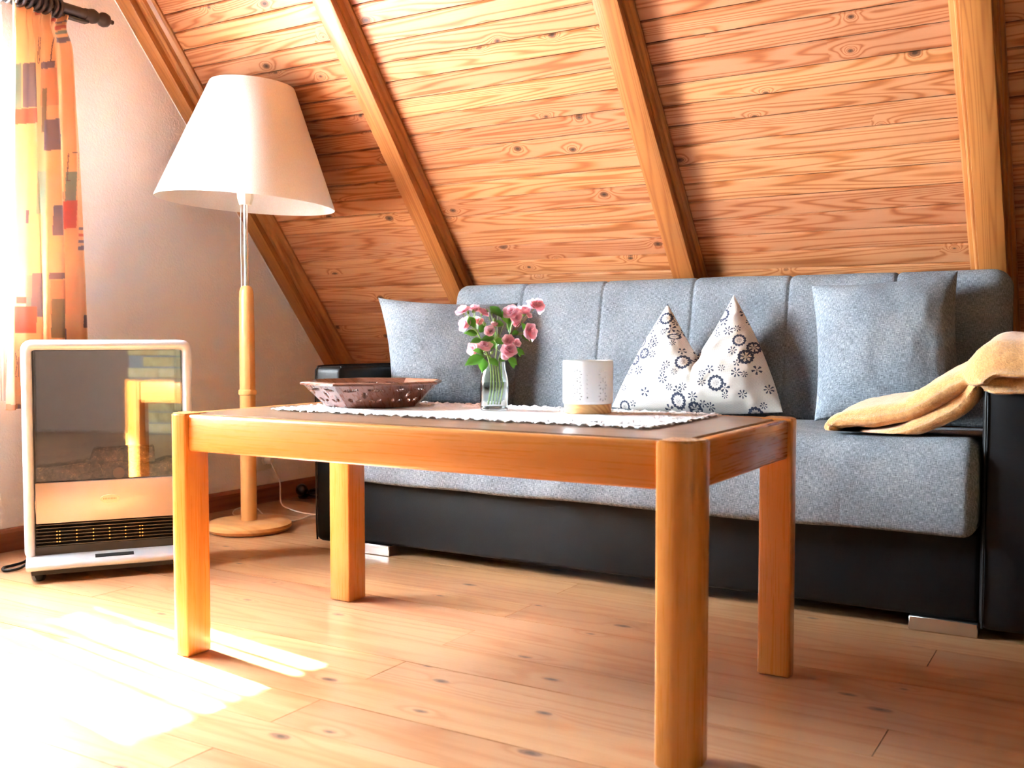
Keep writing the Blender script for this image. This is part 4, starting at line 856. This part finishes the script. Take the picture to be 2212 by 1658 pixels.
# ------------------------------------------------------------------ glass bottle with roses
VC = Vector((-1.150, 1.832, TOP)); VH = 0.102
vase = thing('glass_bottle', 'small clear square glass bottle holding pink roses on the lace runner', 'vase', VC, R(38))
def sq(r, z, pw=5.0, n=40):
    o = []
    for i in range(n):
        a = 2 * math.pi * i / n; c, s = math.cos(a), math.sin(a); q_ = (abs(c) ** pw + abs(s) ** pw) ** (-1 / pw); o.append((r * q_ * c, r * q_ * s, z))
    return o
def sweep(rings, name, cap0=True, cap1=False):
    n = len(rings[0]); v = [p for r in rings for p in r]; f = []
    for i in range(len(rings) - 1):
        for j in range(n): f.append((i * n + j, i * n + (j + 1) % n, (i + 1) * n + (j + 1) % n, (i + 1) * n + j))
    if cap0: f.append(tuple(range(n))[::-1])
    if cap1: f.append(tuple((len(rings) - 1) * n + j for j in range(n)))
    bm = bmesh.new(); bm.from_mesh(mesh(name, v, f)); me = bm_mesh(name, bm); smooth_by_angle(me, 50); return me
outer = [sq(0.0265, 0.0), sq(0.0285, 0.002), sq(0.0290, 0.006), sq(0.0290, 0.058), sq(0.0284, 0.068, 4), sq(0.0262, 0.080, 3), sq(0.0245, 0.088, 2.4), sq(0.0245, 0.098, 2.2), sq(0.0250, 0.1015, 2.1)]
inner = [sq(0.0225, 0.1015, 2.1), sq(0.0220, 0.098, 2.2), sq(0.0220, 0.088, 2.4), sq(0.0235, 0.080, 3), sq(0.0256, 0.068, 4), sq(0.0262, 0.058), sq(0.0262, 0.010), sq(0.0245, 0.007)]
obj('glass', sweep(outer + inner, 'glass', True, True), 'glass', vase)
obj('water', sweep([sq(0.0243, 0.0075), sq(0.0258, 0.011), sq(0.0259, 0.060), sq(0.0258, 0.0605)], 'water', True, True), 'water', vase)

def petal_rose(openness=1.0, seed=0, whorls=((5, 1.0, 62), (5, 0.86, 42), (5, 0.68, 24), (4, 0.48, 8))):
    rr = random.Random(seed); V, F, A = [], [], []
    for w, (cnt, sc, tiltd) in enumerate(whorls):
        for k in range(cnt):
            a = 2 * math.pi * (k + 0.37 * w + rr.uniform(-0.1, 0.1)) / cnt; tl = R(tiltd * openness + rr.uniform(-8, 8)); nu, nv = 5, 5; b0 = len(V)
            M_ = Matrix.Rotation(a, 4, 'Z') @ Matrix.Rotation(tl, 4, 'Y')
            for i in range(nu + 1):
                t = i / nu
                for j in range(nv + 1):
                    s = (j / nv - 0.5) * 2; wd = 0.62 * math.sin(math.pi * min(1, t * 0.80 + 0.10)) ** 0.8
                    z = t * (1 - 0.10 * s * s); x = 0.10 * math.sin(t * 2.4) - 0.30 * (s * wd) ** 2 + 0.16 * max(0, t - 0.72) * 3 * openness; y = s * wd
                    p = M_ @ Vector((x, y, z)); V.append(p * sc + Vector((0, 0, 0.02 * w)) + Vector([rr.uniform(-0.02, 0.02) for _ in range(3)])); A.append(t)
            for i in range(nu):
                for j in range(nv): q_ = b0 + i * (nv + 1) + j; F.append((q_, q_ + 1, q_ + nv + 2, q_ + nv + 1))
    me = mesh('bloom', V, F, True); at_ = me.attributes.new('petal', 'FLOAT', 'POINT'); at_.data.foreach_set('value', A); me.materials.append(MAT['petal']); return me
blooms = [petal_rose(1.0, s) for s in (1, 2, 3)] + [petal_rose(0.62, s) for s in (4, 5)]
budm = petal_rose(0.22, 8, ((3, 1.0, 26), (3, 0.9, 12), (3, 0.7, 2)))
greenbud = lathe([(0, 0), (0.25, 0.08), (0.36, 0.32), (0.30, 0.62), (0.12, 0.95), (0, 1.1)], 10)
calyx = lathe([(0, -0.25), (0.14, -0.22), (0.22, -0.08), (0.30, 0.08), (0.16, 0.05), (0, 0.02)], 10)
def leaf_mesh():
    V, F = [], []; nu = 12
    for i in range(nu + 1):
        t = i / nu; w = 0.34 * math.sin(math.pi * t ** 0.85) * (1 + 0.06 * (i % 2)); dr = -0.22 * t * t
        V += [(t, -w, 0.10 * w + dr + 0.05), (t, -w * 0.5, 0.0 + dr + 0.01), (t, 0, dr - 0.02), (t, w * 0.5, 0.0 + dr + 0.01), (t, w, 0.10 * w + dr + 0.05)]
    for i in range(nu):
        for j in range(4): q_ = i * 5 + j; F.append((q_, q_ + 5, q_ + 6, q_ + 1))
    return mesh('leaf', V, F, True)
leafm = leaf_mesh()
def at_px(zx, zy, dep=0.0): return facing(860 + zx * 0.20503, 560 + zy * 0.20503, VC + _f0 * dep)
def aim(p, direction, scale, spin=0.0, axis='Z'):
    q_ = Vector(direction).normalized().to_track_quat(axis, 'Y').to_matrix().to_4x4(); return Matrix.Translation(p) @ q_ @ Matrix.Rotation(spin, 4, 'Z') @ Matrix.Scale(scale, 4)
RT, UP, TO = CR, Vector((0, 0, 1)), -_f0
# sprigs: (label, node px, [(bloom px, depth, kind, facing (r,u,toward), size)], [(leaf px, depth, dir(r,u,t), size)], [(bud px)])
sprigs = [
 ('rose sprig leaning left, flat pink blooms at the rim of the bunch', (830, 760), [((668, 525), -.01, 0, (-.35, .75, .5), .0165), ((805, 505), .005, 1, (0, .9, .35), .0155), ((905, 545), 0, 2, (.5, .75, .3), .015), ((685, 680), -.012, 1, (-.7, .25, .6), .0175), ((850, 655), .012, 3, (.3, .5, .5), .0145)],
   [((745, 605), -.015, (.45, -.75, .4), .023), ((835, 790), -.02, (-.9, .2, .4), .024), ((860, 770), .0, (.5, .85, .2), .020), ((880, 850), -.015, (-.95, -.1, .35), .021)], [(735, 555), (790, 545)]),
 ('rose sprig with two low pale pink blooms over the bottle neck', (945, 1010), [((785, 935), -.02, 0, (-.5, .3, .75), .0165), ((912, 892), -.022, 1, (0, .7, .65), .0165)],
   [((905, 1035), -.03, (-.95, -.25, .4), .036), ((890, 1040), -.028, (.05, -.95, .4), .026), ((960, 1050), -.025, (.75, -.45, .5), .022), ((900, 1000), -.028, (-.55, .35, .6), .024), ((950, 960), .0, (.3, .9, .2), .024), ((890, 985), .01, (-.1, .9, .1), .02)], [(990, 980)]),
 ('upright rose sprig with green buds and small half-open rose in the middle', (1045, 880), [((968, 755), -.02, 4, (-.25, .3, .8), .0155), ((1015, 682), -.01, 4, (.2, .8, .4), .0100)],
   [((965, 500), -.0, (.75, -.5, .35), .030), ((1110, 690), -.005, (-.95, .25, .3), .021), ((1010, 830), -.012, (-.95, -.05, .4), .024), ((1020, 850), -.015, (.85, -.2, .4), .021), ((1000, 850), .01, (-.4, .8, .1), .016)], [(985, 560), (940, 540), (1050, 575), (1015, 635), (935, 720), (1055, 800), (905, 675)]),
 ('tall rose sprig reaching right with bright pink blooms and a side-facing rose', (1180, 790), [((1185, 540), -.01, 0, (-.2, .5, .75), .0175), ((1240, 605), -.005, 3, (.3, -.1, .9), .0160), ((1250, 660), .01, 3, (.2, -.3, .8), .0120), ((1325, 535), 0, 4, (.0, .85, .4), .0185), ((1445, 465), .0, 1, (.25, .75, .45), .0190), ((1500, 490), .006, 2, (.75, .1, .6), .0165), ((1410, 765), -.012, 2, (.8, .05, .65), .0205), ((1380, 590), .0, 4, (.5, .4, .5), .0090)],
   [((1115, 530), .0, (.3, -.85, .35), .028), ((1345, 760), -.01, (-.3, .9, .3), .018), ((1300, 800), -.012, (.85, -.4, .35), .022), ((1265, 760), 0, (-.5, -.2, .5), .015), ((1160, 750), .012, (.3, .9, .1), .018)], [(1110, 540), (1222, 545)]),
 ('low rose sprig drooping right beside the bottle neck', (1130, 1010), [((1160, 850), -.018, 3, (-.1, .5, .8), .0165), ((1172, 940), -.022, 2, (.2, .55, .75), .0185), ((1252, 880), -.01, 4, (.6, .3, .6), .0120), ((1130, 1010), -.02, 4, (-.1, -.1, .9), .0125)],
   [((1240, 960), -.01, (.75, -.25, .4), .018), ((1270, 930), .0, (.2, -.9, .4), .017), ((1160, 1040), -.015, (.75, -.45, .45), .021), ((1200, 1060), -.01, (.2, -.85, .45), .016), ((1060, 1060), -.01, (.8, .2, .4), .018), ((1020, 930), .015, (.2, .9, .1), .022)], [(1225, 870)])]
for si, (lab, node, bls, lvs, bds) in enumerate(sprigs):
    foot = VC + CR * ((si - 2) * 0.006) + _f0 * ((si % 3 - 1) * 0.008) + Vector((0, 0, 0.012)); nd = at_px(*node)
    sprig = thing('rose_sprig', lab, 'flower', foot)
    inv_ = Matrix.Translation(-foot)
    neck = VC + CR * ((si - 2) * 0.006 + 0.003) + Vector((0, 0, 0.100)); 
    obj('stem', tube([p - foot for p in catmull([foot, foot.lerp(neck, 0.5) + CR * 0.004, neck, neck.lerp(nd, 0.5) + Vector((0, 0, 0.004)), nd], 6)], 0.0017, 7), 'stem', sprig)
    for (px_, dep, kind, dr, s) in bls:
        p = at_px(*px_, dep); dv = (RT * dr[0] + UP * dr[1] + TO * dr[2]).normalized()
        bo = obj('bloom', blooms[kind], None, sprig); bo.matrix_local = inv_ @ aim(p - dv * s * 0.45, dv, s * 1.12, random.uniform(0, 6))
        ob = obj('calyx', calyx, 'stem', bo)
        obj('stalk', tube([q_ - foot for q_ in catmull([nd, nd.lerp(p, 0.6) - dv * s * 0.8 + Vector((0, 0, -0.002)), p - dv * s * 0.55], 6)], 0.0009, 6), 'twig' if si == 3 else 'stem', sprig)
    for (px_, dep, dr, s) in lvs:
        p = at_px(*px_, dep); dv = (RT * dr[0] + UP * dr[1] + TO * dr[2]).normalized()
        z_ = (TO * 0.75 + UP * 0.65 + Vector((random.uniform(-.3, .3), random.uniform(-.3, .3), 0))); z_ = (z_ - dv * z_.dot(dv)).normalized(); y_ = z_.cross(dv)
        lo = obj('leaf', leafm, 'leaf', sprig); s *= 1.2
        lo.matrix_local = inv_ @ Matrix(((dv.x * s, y_.x * s, z_.x * s, p.x), (dv.y * s, y_.y * s, z_.y * s, p.y), (dv.z * s, y_.z * s, z_.z * s, p.z), (0, 0, 0, 1)))
        obj('leaf_stalk', tube([q_ - foot for q_ in (nd.lerp(p, 0.25), nd.lerp(p, 0.7), p)], 0.0006, 5), 'stem', sprig)
    for px_ in bds:
        p = at_px(*px_, random.uniform(-.01, .005)); dv = ((p - nd).normalized() + UP * 0.8).normalized(); s = random.uniform(0.0075, 0.010)
        bo = obj('bud', greenbud, 'stem', sprig); bo.matrix_local = inv_ @ aim(p - dv * s * 0.5, dv, s)
        obj('stalk', tube([q_ - foot for q_ in catmull([nd, nd.lerp(p, 0.55) + UP * -0.002, p - dv * s * 0.5], 5)], 0.0008, 5), 'stem', sprig)
p = at_px(1485, 578); dv = (RT * .6 + UP * .6 + TO * .3).normalized()
